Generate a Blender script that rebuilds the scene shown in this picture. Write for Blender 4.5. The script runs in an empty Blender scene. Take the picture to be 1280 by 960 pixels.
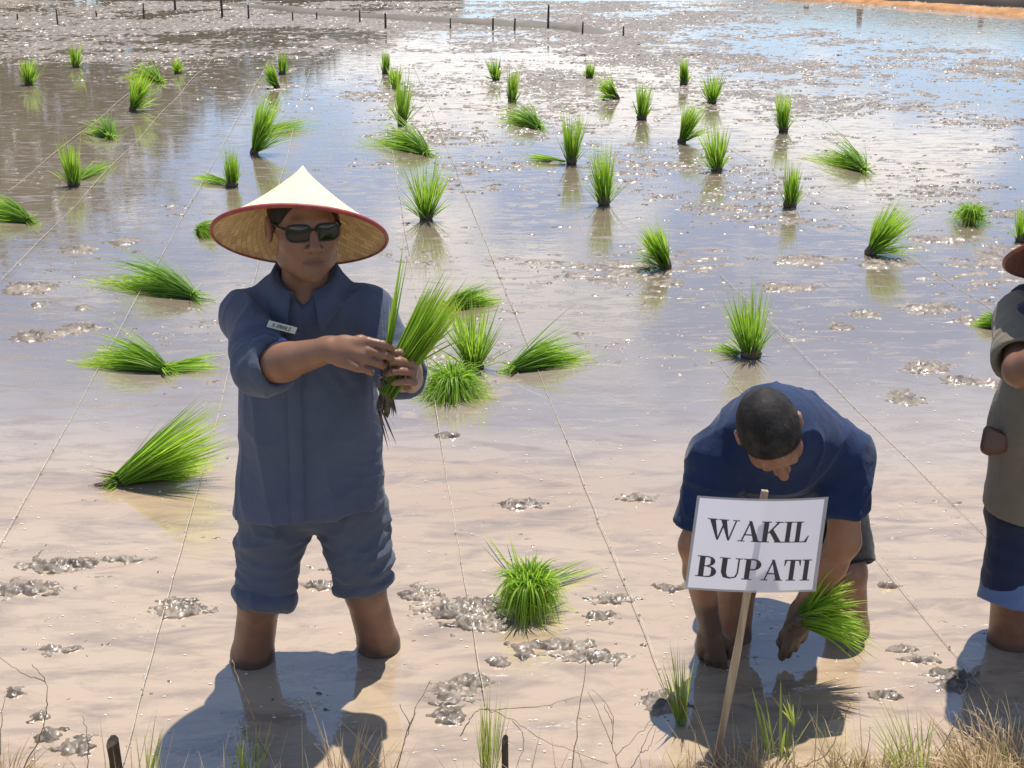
import bpy, math, random
import numpy as np
from mathutils import Vector, Matrix
R = math.radians
rng = np.random.default_rng(7)
random.seed(7)
scene = bpy.context.scene
COL = scene.collection

# ------------------------------------------------------------------ camera
CAM_H, PITCH, FPX = 1.93, R(20.2), 1600.0
cam = bpy.data.cameras.new('camera'); cam.lens = 36 * FPX / 1280; cam.sensor_width = 36; cam.clip_end = 2000
cam_o = bpy.data.objects.new('camera', cam); COL.objects.link(cam_o)
cam_o.location = (0, 0, CAM_H); cam_o.rotation_euler = (R(90) - PITCH, 0, 0)
scene.camera = cam_o

SEED_CLOUD = 3.1
# ------------------------------------------------------------------ sky, sun, exposure
SUN_ELEV, SUN_AZ = R(71), R(20)          # azimuth measured from +Y (behind the men) towards +X
world = bpy.data.worlds.new('World'); scene.world = world; world.use_nodes = True
wn, wl = world.node_tree.nodes, world.node_tree.links; wn.clear()
def N(t, nodes, **kw):
    n = nodes.new(t)
    for k, v in kw.items(): setattr(n, k, v)
    return n
sky = N('ShaderNodeTexSky', wn, sky_type='NISHITA', sun_disc=False)
sky.sun_elevation = SUN_ELEV; sky.sun_rotation = SUN_AZ; sky.altitude = 2500; sky.air_density = 1.0; sky.dust_density = 0.0; sky.ozone_density = 2.0
bg = N('ShaderNodeBackground', wn); bg.inputs[1].default_value = 0.14
bgc = N('ShaderNodeBackground', wn); bgc.inputs[0].default_value = (1.0, .97, .95, 1); bgc.inputs[1].default_value = 1.2
tc = N('ShaderNodeTexCoord', wn)
sep = N('ShaderNodeSeparateXYZ', wn); wl.new(tc.outputs['Generated'], sep.inputs[0])
az_ = N('ShaderNodeMath', wn, operation='ADD'); wl.new(sep.outputs[2], az_.inputs[0]); az_.inputs[1].default_value = .30
dx = N('ShaderNodeMath', wn, operation='DIVIDE'); wl.new(sep.outputs[0], dx.inputs[0]); wl.new(az_.outputs[0], dx.inputs[1])
dy = N('ShaderNodeMath', wn, operation='DIVIDE'); wl.new(sep.outputs[1], dy.inputs[0]); wl.new(az_.outputs[0], dy.inputs[1])
cmb = N('ShaderNodeCombineXYZ', wn); wl.new(dx.outputs[0], cmb.inputs[0]); wl.new(dy.outputs[0], cmb.inputs[1]); cmb.inputs[2].default_value = SEED_CLOUD
cn = N('ShaderNodeTexNoise', wn); cn.inputs['Scale'].default_value = 2.1; cn.inputs['Detail'].default_value = 7; cn.inputs['Roughness'].default_value = .58
wl.new(cmb.outputs[0], cn.inputs['Vector'])
cr = N('ShaderNodeValToRGB', wn); cr.color_ramp.elements[0].position = .50; cr.color_ramp.elements[1].position = .575
wl.new(cn.outputs[0], cr.inputs[0])
# fair-weather cumulus: banked up low in the sky, clear blue overhead
el = N('ShaderNodeMapRange', wn); el.interpolation_type = 'SMOOTHSTEP'; wl.new(sep.outputs[2], el.inputs[0])
for i_, v_ in ((1, .22), (2, .42), (3, 1.0), (4, .10)): el.inputs[i_].default_value = v_
cm = N('ShaderNodeMath', wn, operation='MULTIPLY'); wl.new(cr.outputs[0], cm.inputs[0]); wl.new(el.outputs[0], cm.inputs[1])
mixw = N('ShaderNodeMixShader', wn); wl.new(cm.outputs[0], mixw.inputs[0]); wl.new(sky.outputs[0], bg.inputs[0])
wl.new(bg.outputs[0], mixw.inputs[1]); wl.new(bgc.outputs[0], mixw.inputs[2])
wo = N('ShaderNodeOutputWorld', wn); wl.new(mixw.outputs[0], wo.inputs[0])

sun = bpy.data.lights.new('sun', 'SUN'); sun.energy = 5.0; sun.angle = R(.53); sun.color = (1, .95, .87)
sun_o = bpy.data.objects.new('sun', sun); COL.objects.link(sun_o); sun_o.location = (3, 12, 25)
sd = Vector((math.sin(SUN_AZ) * math.cos(SUN_ELEV), math.cos(SUN_AZ) * math.cos(SUN_ELEV), math.sin(SUN_ELEV)))
sun_o.rotation_euler = sd.to_track_quat('Z', 'Y').to_euler()
vs = scene.view_settings
vs.view_transform = 'Standard'; vs.look = 'None'; vs.exposure = 0.45; vs.gamma = 1.0; vs.use_curve_mapping = False
scene.cycles.use_denoising = True
scene.cycles.max_bounces = 8; scene.cycles.sample_clamp_indirect = 6

# ------------------------------------------------------------------ pixel rays -> places (measuring the photograph)
CP, SP = math.cos(PITCH), math.sin(PITCH)
def ray(px, py):
    u = (px - 640) / FPX; v = (py - 480) / FPX
    return np.array([u, CP - v * SP, -SP - v * CP])
def P(px, py, Y):
    d = ray(px, py); t = Y / d[1]
    return np.array([0, 0, CAM_H]) + d * t
def G(px, py, z=0.0):
    d = ray(px, py); t = (z - CAM_H) / d[2]
    return np.array([0, 0, CAM_H]) + d * t

# ------------------------------------------------------------------ numpy noise
_perm = np.random.default_rng(11).permutation(4096).astype(np.int64)
def _h(*c):
    v = np.zeros(np.broadcast(*c).shape, np.int64)
    for k in c: v = _perm[(v + k) & 4095]
    return v
def noise2(x, y, seed=0):
    xi, yi = np.floor(x).astype(np.int64), np.floor(y).astype(np.int64)
    xf, yf = x - xi, y - yi
    u, v = xf * xf * xf * (xf * (xf * 6 - 15) + 10), yf * yf * yf * (yf * (yf * 6 - 15) + 10)
    def g(a, b, fx, fy):
        t = _h(a + seed * 57, b) * (2 * math.pi / 4096)
        return np.cos(t) * fx + np.sin(t) * fy
    n0 = g(xi, yi, xf, yf) * (1 - u) + g(xi + 1, yi, xf - 1, yf) * u
    n1 = g(xi, yi + 1, xf, yf - 1) * (1 - u) + g(xi + 1, yi + 1, xf - 1, yf - 1) * u
    return 1.4 * (n0 * (1 - v) + n1 * v)
def fbm2(x, y, o=4, seed=0):
    s = 0; a = 1.0; t = 0
    for i in range(o):
        s = s + a * noise2(x * 2 ** i, y * 2 ** i, seed + i); t += a; a *= .5
    return s / t
def noise3(x, y, z, seed=0):
    xi, yi, zi = [np.floor(q).astype(np.int64) for q in (x, y, z)]
    f = [x - xi, y - yi, z - zi]
    w = [q * q * (3 - 2 * q) for q in f]
    s = 0
    for i in (0, 1):
        for j in (0, 1):
            for k in (0, 1):
                val = _h(xi + i + seed * 31, yi + j, zi + k) / 2048.0 - 1
                s = s + val * (w[0] if i else 1 - w[0]) * (w[1] if j else 1 - w[1]) * (w[2] if k else 1 - w[2])
    return s

# ------------------------------------------------------------------ objects
def put(o, parent=None):
    COL.objects.link(o)
    if parent is not None: o.parent = parent
    return o
def tag(o, label=None, cat=None, group=None, kind=None):
    if label: o['label'] = label
    if cat: o['category'] = cat
    if group: o['group'] = group
    if kind: o['kind'] = kind
    return o
def empty(name, loc, label, cat, group=None):
    o = bpy.data.objects.new(name, None); o.location = loc; o.empty_display_size = .05
    put(o); return tag(o, label, cat, group)
def mesh_obj(name, verts, faces, mat, parent=None, smooth=True, origin=None):
    """faces: (n,k) numpy array or list; verts in world metres, shifted to the parent's place."""
    verts = np.asarray(verts, np.float64)
    off = np.zeros(3)
    if parent is not None:
        q = parent
        while q is not None:
            off = off + np.array(q.location); q = q.parent
    if origin is not None: off = off + np.array(origin)
    me = bpy.data.meshes.new(name)
    if isinstance(faces, np.ndarray):
        k = faces.shape[1]; n = len(faces)
        me.vertices.add(len(verts)); me.vertices.foreach_set('co', (verts - off).astype(np.float32).ravel())
        me.loops.add(n * k); me.loops.foreach_set('vertex_index', faces.astype(np.int32).ravel())
        me.polygons.add(n); me.polygons.foreach_set('loop_start', np.arange(0, n * k, k, dtype=np.int32))
        me.update(calc_edges=True)
    else:
        me.from_pydata((verts - off).tolist(), [], [list(f) for f in faces])
    me.polygons.foreach_set('use_smooth', [smooth] * len(me.polygons))
    me.validate(); me.update()
    me.materials.append(mat)
    o = bpy.data.objects.new(name, me); put(o, parent)
    if origin is not None: o.location = origin
    return o
def attr(o, name, vals):
    a = o.data.attributes.new(name, 'FLOAT', 'POINT'); a.data.foreach_set('value', np.asarray(vals, np.float32))

# ------------------------------------------------------------------ materials
def mat(name, col, rough=.6, spec=.5, ior=1.45, **kw):
    m = bpy.data.materials.new(name); m.use_nodes = True
    b = m.node_tree.nodes['Principled BSDF']
    b.inputs['Base Color'].default_value = (*col, 1); b.inputs['Roughness'].default_value = rough
    b.inputs['Specular IOR Level'].default_value = spec; b.inputs['IOR'].default_value = ior
    for k, v in kw.items(): b.inputs[k].default_value = v
    return m
def nodes(m): return m.node_tree.nodes, m.node_tree.links, m.node_tree.nodes['Principled BSDF']
def noise_node(m, scale, detail=4, rough=.55, coord='Object', stretch=(1, 1, 1)):
    n, l, b = nodes(m)
    t = N('ShaderNodeTexCoord', n); mp = N('ShaderNodeMapping', n); mp.inputs['Scale'].default_value = stretch
    l.new(t.outputs[coord], mp.inputs[0])
    x = N('ShaderNodeTexNoise', n); x.inputs['Scale'].default_value = scale; x.inputs['Detail'].default_value = detail; x.inputs['Roughness'].default_value = rough
    l.new(mp.outputs[0], x.inputs['Vector']); return x
def vary(m, c1, c2, scale, lo=.35, hi=.65, detail=4, stretch=(1, 1, 1)):
    n, l, b = nodes(m); x = noise_node(m, scale, detail, stretch=stretch)
    r = N('ShaderNodeValToRGB', n); r.color_ramp.elements[0].position = lo; r.color_ramp.elements[1].position = hi
    r.color_ramp.elements[0].color = (*c1, 1); r.color_ramp.elements[1].color = (*c2, 1)
    l.new(x.outputs[0], r.inputs[0]); l.new(r.outputs[0], b.inputs['Base Color']); return r
def bump(m, scale, strength, dist=.002, detail=3, stretch=(1, 1, 1)):
    n, l, b = nodes(m); x = noise_node(m, scale, detail, stretch=stretch)
    bp = N('ShaderNodeBump', n); bp.inputs['Strength'].default_value = strength; bp.inputs['Distance'].default_value = dist
    if b.inputs['Normal'].links: l.new(b.inputs['Normal'].links[0].from_socket, bp.inputs['Normal'])
    l.new(x.outputs[0], bp.inputs['Height']); l.new(bp.outputs[0], b.inputs['Normal'])
def mix_attr(m, name, col2, rough2=None):
    """blend the base colour towards col2 by a vertex attribute (mud, lips, ...)"""
    n, l, b = nodes(m); a = N('ShaderNodeAttribute', n); a.attribute_name = name
    mx = N('ShaderNodeMix', n); mx.data_type = 'RGBA'
    if b.inputs['Base Color'].links: l.new(b.inputs['Base Color'].links[0].from_socket, mx.inputs[6])
    else: mx.inputs[6].default_value = b.inputs['Base Color'].default_value
    mx.inputs[7].default_value = (*col2, 1); l.new(a.outputs['Fac'], mx.inputs[0]); l.new(mx.outputs[2], b.inputs['Base Color'])

M = {}
def fabric(name, c, c2, rough=.85):
    m = mat(name, c, rough, .25); vary(m, c, c2, 9, .3, .7); bump(m, 420, .25, .001, 2); bump(m, 28, .3, .006, 3); bump(m, 8, .55, .02, 5)
    nodes(m)[2].inputs['Sheen Weight'].default_value = .12
    return m
M['shirt_blue'] = fabric('shirt_blue', (.060, .075, .117), (.078, .093, .138))
M['trouser_slate'] = fabric('trouser_slate', (.068, .080, .112), (.088, .099, .132))
M['shirt_navy'] = fabric('shirt_navy', (.008, .019, .058), (.012, .027, .078))
M['short_black'] = fabric('short_black', (.006, .0065, .01), (.011, .011, .015))
M['shirt_khaki'] = fabric('shirt_khaki', (.15, .125, .09), (.19, .16, .115))
M['denim_dark'] = fabric('denim_dark', (.014, .018, .045), (.022, .028, .06))
M['denim_cuff'] = fabric('denim_cuff', (.10, .15, .28), (.14, .19, .33))
M['cloth_dark'] = fabric('cloth_dark', (.02, .025, .04), (.03, .035, .055))
def skin(name, c, c2):
    m = mat(name, c, .42, .45); vary(m, c, c2, 22, .3, .7); bump(m, 260, .12, .001)
    nodes(m)[2].inputs['Subsurface Weight'].default_value = .08
    nodes(m)[2].inputs['Subsurface Radius'].default_value = (.012, .004, .002)
    mix_attr(m, 'lips', (.17, .065, .05)); mix_attr(m, 'mud', (.075, .052, .038))  # the mud colour also serves as painted shade in mouth gap and nostrils
    return m
M['skin_tan'] = skin('skin_tan', (.185, .092, .056), (.235, .12, .072))
M['skin_brown'] = skin('skin_brown', (.22, .105, .06), (.27, .135, .078))
m = M['hair'] = mat('hair', (.012, .010, .009), .7, .3); bump(m, 700, .35, .0015, 2); vary(m, (.010, .008, .007), (.045, .038, .034), 25, .45, .8)
M['glass_dark'] = mat('glass_dark', (.006, .005, .006), .06, .6)
M['frame_black'] = mat('frame_black', (.01, .01, .012), .3, .5)
m = M['rim_red'] = mat('rim_red', (.28, .035, .03), .55); vary(m, (.22, .028, .025), (.33, .05, .04), 40)
m = M['rim_brown'] = mat('rim_brown', (.16, .04, .028), .6); vary(m, (.13, .032, .022), (.22, .06, .04), 30)
def weave(name, c1, c2, su, sv, strength, rough=.6, trans=.35):
    m = mat(name, c1, rough, .3); n, l, b = nodes(m)
    uv = N('ShaderNodeUVMap', n); uv.uv_map = 'weave'
    mp = N('ShaderNodeMapping', n); mp.inputs['Scale'].default_value = (su, sv, 1); mp.inputs['Rotation'].default_value = (0, 0, R(45)); l.new(uv.outputs[0], mp.inputs[0])
    br = N('ShaderNodeTexBrick', n); br.offset = .5; br.inputs['Scale'].default_value = 1; br.inputs['Mortar Size'].default_value = .06
    br.inputs['Brick Width'].default_value = 2.0; br.inputs['Row Height'].default_value = 1.0
    br.inputs['Color1'].default_value = (*c1, 1); br.inputs['Color2'].default_value = (*c2, 1); br.inputs['Mortar'].default_value = (*[q * .8 for q in c2], 1)
    l.new(mp.outputs[0], br.inputs[0]); l.new(br.outputs[0], b.inputs['Base Color'])
    bp = N('ShaderNodeBump', n); bp.inputs['Strength'].default_value = strength; bp.inputs['Distance'].default_value = .002; bp.invert = True
    l.new(br.outputs['Fac'], bp.inputs['Height']); l.new(bp.outputs[0], b.inputs['Normal'])
    t = N('ShaderNodeBsdfTranslucent', n); l.new(br.outputs[0], t.inputs[0]); mx = N('ShaderNodeMixShader', n); mx.inputs[0].default_value = trans
    l.new(b.outputs[0], mx.inputs[1]); l.new(t.outputs[0], mx.inputs[2]); l.new(mx.outputs[0], n['Material Output'].inputs[0]); return m
M['bamboo_out'] = weave('bamboo_out', (.84, .74, .52), (.76, .65, .42), 70, 14, .3, trans=.18)
M['bamboo_in'] = weave('bamboo_in', (.74, .56, .32), (.52, .36, .18), 84, 18, .5)
M['hat_maroon'] = weave('hat_maroon', (.20, .055, .04), (.15, .04, .03), 70, 14, .3, trans=.1)

def leaf(name, c1, c2, trans=.45):
    m = mat(name, c1, .45, .4); n, l, b = nodes(m)
    a = N('ShaderNodeAttribute', n); a.attribute_name = 'tint'
    r = N('ShaderNodeValToRGB', n); r.color_ramp.elements[0].color = (*c1, 1); r.color_ramp.elements[1].color = (*c2, 1)
    e2 = r.color_ramp.elements; e2[1].position = .78; e3 = e2.new(1.0); e3.color = (min(.7, c2[0] * 1.7), c2[1] * 1.05, c2[2] * 2.2, 1)
    l.new(a.outputs['Fac'], r.inputs[0]); l.new(r.outputs[0], b.inputs['Base Color'])
    t = N('ShaderNodeBsdfTranslucent', n); hs = N('ShaderNodeHueSaturation', n); hs.inputs['Value'].default_value = 1.9; hs.inputs['Hue'].default_value = .49
    l.new(r.outputs[0], hs.inputs['Color']); l.new(hs.outputs[0], t.inputs[0])
    mx = N('ShaderNodeMixShader', n); mx.inputs[0].default_value = trans
    l.new(b.outputs[0], mx.inputs[1]); l.new(t.outputs[0], mx.inputs[2]); l.new(mx.outputs[0], n['Material Output'].inputs[0]); return m
M['rice_leaf'] = leaf('rice_leaf', (.045, .14, .014), (.28, .44, .04), .5)
M['grass_green'] = leaf('grass_green', (.10, .17, .025), (.33, .38, .09), .4)
M['grass_dry'] = leaf('grass_dry', (.20, .145, .08), (.58, .46, .26), .3)
M['tree_leaf'] = leaf('tree_leaf', (.02, .05, .012), (.06, .11, .025), .2)
m = M['root'] = mat('root', (.05, .033, .02), .6); vary(m, (.03, .02, .013), (.11, .075, .045), 60)
m = M['twig'] = mat('twig', (.16, .12, .08), .8); vary(m, (.09, .06, .04), (.30, .23, .15), 30)
m = M['stake'] = mat('stake', (.045, .034, .026), .8); vary(m, (.025, .02, .016), (.09, .065, .045), 25)
m = M['lath'] = mat('lath', (.36, .26, .17), .7); vary(m, (.24, .165, .10), (.46, .35, .23), 6, stretch=(8, 8, .6)); bump(m, 40, .3, .002, stretch=(6, 6, .4))
m = M['string'] = mat('string', (.52, .44, .32), .6); vary(m, (.36, .29, .20), (.64, .55, .41), 60)
m = M['bark'] = mat('bark', (.07, .05, .035), .9); vary(m, (.05, .035, .025), (.12, .09, .06), 5)

# turbid paddy water: silt-laden, opaque, glossy
m = M['water'] = mat('paddy_water', (.45, .36, .27), .03, .5, ior=2.1); n, l, b = nodes(m)
geo = N('ShaderNodeNewGeometry', n); sp = N('ShaderNodeSeparateXYZ', n); l.new(geo.outputs['Position'], sp.inputs[0])
mp = N('ShaderNodeMapping', n); mp.inputs['Scale'].default_value = (.55, 1.5, 1); l.new(geo.outputs['Position'], mp.inputs[0])
nz = N('ShaderNodeTexNoise', n); nz.inputs['Scale'].default_value = 1.3; nz.inputs['Detail'].default_value = 6; nz.inputs['Roughness'].default_value = .6; l.new(mp.outputs[0], nz.inputs['Vector'])
# silt stirred up by the walkers close to the bank, settled further out
mr = N('ShaderNodeMapRange', n); mr.interpolation_type = 'SMOOTHSTEP'; mr.inputs[1].default_value = 3.4; mr.inputs[2].default_value = 6.6; l.new(sp.outputs[1], mr.inputs[0])
ad = N('ShaderNodeMath', n, operation='MULTIPLY_ADD'); l.new(nz.outputs[0], ad.inputs[0]); ad.inputs[1].default_value = .5; l.new(mr.outputs[0], ad.inputs[2])
sb = N('ShaderNodeMath', n, operation='SUBTRACT'); l.new(ad.outputs[0], sb.inputs[0]); sb.inputs[1].default_value = .25; sb.use_clamp = True
rp = N('ShaderNodeValToRGB', n); l.new(sb.outputs[0], rp.inputs[0])
e = rp.color_ramp.elements; e[0].color = (.405, .305, .205, 1); e[1].color = (.165, .130, .095, 1); k = e.new(.45); k.color = (.245, .205, .170, 1); k = e.new(.14); k.color = (.375, .268, .172, 1); k = e.new(.24); k.color = (.35, .275, .198, 1)
mp2 = N('ShaderNodeMapping', n); mp2.inputs['Scale'].default_value = (1.3, 4.2, 1); l.new(geo.outputs['Position'], mp2.inputs[0])
n2 = N('ShaderNodeTexNoise', n); n2.inputs['Scale'].default_value = 2.6; n2.inputs['Detail'].default_value = 7; n2.inputs['Roughness'].default_value = .62; n2.inputs['Distortion'].default_value = .6; l.new(mp2.outputs[0], n2.inputs['Vector'])
r2 = N('ShaderNodeValToRGB', n); r2.color_ramp.elements[0].position = .47; r2.color_ramp.elements[1].position = .68; r2.color_ramp.elements[1].color = (.8, .8, .8, 1); l.new(n2.outputs[0], r2.inputs[0])
mx = N('ShaderNodeMix', n); mx.data_type = 'RGBA'; l.new(r2.outputs[0], mx.inputs[0]); l.new(rp.outputs[0], mx.inputs[6]); mx.inputs[7].default_value = (.205, .152, .112, 1)
l.new(mx.outputs[2], b.inputs['Base Color'])
def wbump(scale, sx, sy, strength, dist, det=2):
    mpp = N('ShaderNodeMapping', n); mpp.inputs['Scale'].default_value = (sx, sy, 1); l.new(geo.outputs['Position'], mpp.inputs[0])
    x = N('ShaderNodeTexNoise', n); x.inputs['Scale'].default_value = scale; x.inputs['Detail'].default_value = det; l.new(mpp.outputs[0], x.inputs['Vector'])
    bp = N('ShaderNodeBump', n); bp.inputs['Strength'].default_value = strength; bp.inputs['Distance'].default_value = dist
    if b.inputs['Normal'].links: l.new(b.inputs['Normal'].links[0].from_socket, bp.inputs['Normal'])
    l.new(x.outputs[0], bp.inputs['Height']); l.new(bp.outputs[0], b.inputs['Normal'])
wbump(3, 1, 1.6, .3, .004); wbump(22, 1, 1.8, .25, .0010)
# smears where the mud lies right at the surface: rougher, crumbly
n3 = N('ShaderNodeTexNoise', n); n3.inputs['Scale'].default_value = 3.4; n3.inputs['Detail'].default_value = 8; n3.inputs['Roughness'].default_value = .66; n3.inputs['Distortion'].default_value = .9; l.new(mp2.outputs[0], n3.inputs['Vector'])
r3 = N('ShaderNodeMapRange', n); l.new(n3.outputs[0], r3.inputs[0])
for i_, v_ in ((1, .52), (2, .66), (3, 0.0), (4, 1.0)): r3.inputs[i_].default_value = v_
rg = N('ShaderNodeMapRange', n); l.new(r3.outputs[0], rg.inputs[0]); rg.inputs[3].default_value = .03; rg.inputs[4].default_value = .38; l.new(rg.outputs[0], b.inputs['Roughness'])
mxs = N('ShaderNodeMix', n); mxs.data_type = 'RGBA'; l.new(mx.outputs[2], mxs.inputs[6]); mxs.inputs[7].default_value = (.25, .185, .13, 1)
ms = N('ShaderNodeMath', n, operation='MULTIPLY'); l.new(r3.outputs[0], ms.inputs[0]); ms.inputs[1].default_value = .6; l.new(ms.outputs[0], mxs.inputs[0]); l.new(mxs.outputs[2], b.inputs['Base Color'])
n4 = N('ShaderNodeTexNoise', n); n4.inputs['Scale'].default_value = 55; n4.inputs['Detail'].default_value = 4; l.new(geo.outputs['Position'], n4.inputs['Vector'])
bp4 = N('ShaderNodeBump', n); bp4.inputs['Distance'].default_value = .006; l.new(n4.outputs[0], bp4.inputs['Height']); ms4 = N('ShaderNodeMath', n, operation='MULTIPLY'); l.new(r3.outputs[0], ms4.inputs[0]); ms4.inputs[1].default_value = .7
l.new(ms4.outputs[0], bp4.inputs['Strength']); l.new(b.inputs['Normal'].links[0].from_socket, bp4.inputs['Normal']); l.new(bp4.outputs[0], b.inputs['Normal'])
m = M['mud'] = mat('wet_mud', (.2, .155, .115), .33, .6, 1.6); vary(m, (.075, .054, .037), (.215, .168, .125), 9); bump(m, 90, .5, .004, 3)
n, l, b = nodes(m); rx = noise_node(m, 26, 3); rr_ = N('ShaderNodeMapRange', n)      # wet and drier crumbs side by side
for i_, v_ in ((1, .36), (2, .60), (3, .27), (4, .72)): rr_.inputs[i_].default_value = v_
l.new(rx.outputs[0], rr_.inputs[0]); l.new(rr_.outputs[0], b.inputs['Roughness'])
m = M['bank_soil'] = mat('bank_soil', (.26, .2, .13), .9); vary(m, (.17, .125, .08), (.42, .34, .23), 9, .3, .7, 6); bump(m, 40, .7, .02, 5)
m = M['orange_soil'] = mat('orange_soil', (.42, .2, .075), .9); vary(m, (.34, .15, .05), (.52, .27, .11), 2.5); bump(m, 8, .5, .05)
m = M['ground'] = mat('ground', (.14, .16, .07), .95); vary(m, (.10, .12, .045), (.2, .2, .1), .3)

# ------------------------------------------------------------------ SDF modelling (bodies and clothes as continuous surfaces)
class Field:
    def __init__(s, lo, hi, h):
        s.lo = np.array(lo, float); s.h = h
        s.n = np.ceil((np.array(hi) - s.lo) / h).astype(int) + 1
        s.a = np.full(s.n, .1, np.float32)
    def sub(s, blo, bhi):
        i0 = np.clip(np.floor((np.array(blo) - s.lo) / s.h).astype(int), 0, s.n); i1 = np.clip(np.ceil((np.array(bhi) - s.lo) / s.h).astype(int) + 1, 0, s.n)
        ax = [(s.lo[i] + np.arange(i0[i], i1[i]) * s.h).astype(np.float32) for i in range(3)]
        X = np.stack(np.broadcast_arrays(ax[0][:, None, None], ax[1][None, :, None], ax[2][None, None, :]), -1)
        return (slice(i0[0], i1[0]), slice(i0[1], i1[1]), slice(i0[2], i1[2])), X
    def op(s, fn, blo, bhi, k=.01, mode='u'):
        m = k + .025
        sl, X = s.sub(np.array(blo) - m, np.array(bhi) + m)
        if X.size == 0: return
        d = fn(X); a = s.a[sl]
        if mode == 'u':
            h = np.clip(.5 + .5 * (a - d) / k, 0, 1); s.a[sl] = a * (1 - h) + d * h - k * h * (1 - h)
        else:
            d = -d; h = np.clip(.5 - .5 * (a - d) / k, 0, 1); s.a[sl] = a * (1 - h) + d * h + k * h * (1 - h)
    def cone(s, a, b, r1, r2, k=.01, mode='u', flat=None):
        a = np.array(a, np.float32); b = np.array(b, np.float32); ba = b - a; L = float(ba @ ba) + 1e-9
        def fn(X):
            q = X - a; t = np.clip((q @ ba) / L, 0, 1); q = q - t[..., None] * ba
            d2 = (q * q).sum(-1)
            if flat is not None:
                axv = np.array(flat[0], np.float32); axv /= np.linalg.norm(axv); c = q @ axv; d2 = d2 + c * c * (1 / flat[1] ** 2 - 1)
            return np.sqrt(d2) - (r1 + (r2 - r1) * t)
        r = max(r1, r2); s.op(fn, np.minimum(a, b) - r, np.maximum(a, b) + r, k, mode)
    def ell(s, c, r, rot=None, k=.01, mode='u'):
        c = np.array(c, np.float32); r = np.array(r, np.float32); m = float(r.max())
        def fn(X):
            q = X - c
            if rot is not None: q = q @ np.array(rot, np.float32)
            k0 = np.sqrt(((q / r) ** 2).sum(-1)); k1 = np.sqrt(((q / r ** 2) ** 2).sum(-1)) + 1e-6
            return k0 * (k0 - 1) / k1
        s.op(fn, c - m, c + m, k, mode)
    def path(s, pts, rads, k=.01, mode='u'):
        for i in range(len(pts) - 1): s.cone(pts[i], pts[i + 1], rads[i], rads[i + 1], k, mode)
    def plane(s, p, nrm, k=.004):
        """keep the side the normal points away from"""
        nrm = np.array(nrm, float); nrm /= np.linalg.norm(nrm)
        sl, X = s.sub(s.lo, s.lo + s.n * s.h)
        d = ((X - np.array(p, np.float32)) @ nrm.astype(np.float32)); a = s.a
        h = np.clip(.5 - .5 * (a - d) / k, 0, 1); s.a = a * (1 - h) + d * h + k * h * (1 - h)
    def mesh(s, smooth=1):
        A = s.a; A[0] = A[-1] = .05; A[:, 0] = A[:, -1] = .05; A[:, :, 0] = A[:, :, -1] = .05
        I = (A < 0); c = np.zeros(np.array(A.shape) - 1, np.uint8); nx, ny, nz = A.shape
        for i in (0, 1):
            for j in (0, 1):
                for k in (0, 1): c += I[i:nx - 1 + i, j:ny - 1 + j, k:nz - 1 + k]
        act = (c > 0) & (c < 8); idx = np.argwhere(act); vid = np.full(c.shape, -1, np.int32); vid[act] = np.arange(len(idx))
        acc = np.zeros((len(idx), 3)); cnt = np.zeros(len(idx))
        for ax in range(3):
            e = np.zeros(3, int); e[ax] = 1; o1, o2 = [q for q in range(3) if q != ax]
            for p in (0, 1):
                for q in (0, 1):
                    o = np.zeros(3, int); o[o1] = p; o[o2] = q
                    i0 = idx + o; i1 = i0 + e; va = A[tuple(i0.T)]; vb = A[tuple(i1.T)]
                    m = (va < 0) != (vb < 0); t = va[m] / (va[m] - vb[m]); acc[m] += o + t[:, None] * e; cnt[m] += 1
        V = (idx + acc / cnt[:, None]) * s.h + s.lo
        F = []
        for ax in range(3):
            u, w = (ax + 1) % 3, (ax + 2) % 3
            sa = [slice(None)] * 3; sb_ = [slice(None)] * 3; sa[ax] = slice(0, -1); sb_[ax] = slice(1, None)
            cr_ = I[tuple(sa)] != I[tuple(sb_)]; ed = np.argwhere(cr_); ed = ed[(ed[:, u] > 0) & (ed[:, w] > 0) & (ed[:, u] < A.shape[u] - 1) & (ed[:, w] < A.shape[w] - 1)]
            du = np.zeros(3, int); du[u] = 1; dw = np.zeros(3, int); dw[w] = 1
            q = np.stack([vid[tuple((ed - du - dw).T)], vid[tuple((ed - dw).T)], vid[tuple(ed.T)], vid[tuple((ed - du).T)]], 1)
            ins = I[tuple(ed.T)]; q[~ins] = q[~ins][:, ::-1]; F.append(q)
        F = np.concatenate(F)
        for _ in range(smooth):
            S = np.zeros_like(V); C = np.zeros(len(V))
            for i in range(4):
                a, b_ = F[:, i], F[:, (i + 1) % 4]
                for d in range(3): S[:, d] += np.bincount(a, V[b_, d], len(V))
                C += np.bincount(a, minlength=len(V))
            V = V * .5 + .5 * S / np.maximum(C, 1)[:, None]
        return V, F
def normals(V, F):
    n = np.cross(V[F[:, 2]] - V[F[:, 0]], V[F[:, 3]] - V[F[:, 1]]); o = np.zeros_like(V)
    for i in range(4):
        for d in range(3): o[:, d] += np.bincount(F[:, i], n[:, d], len(V))
    return o / (np.linalg.norm(o, axis=1)[:, None] + 1e-9)
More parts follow.
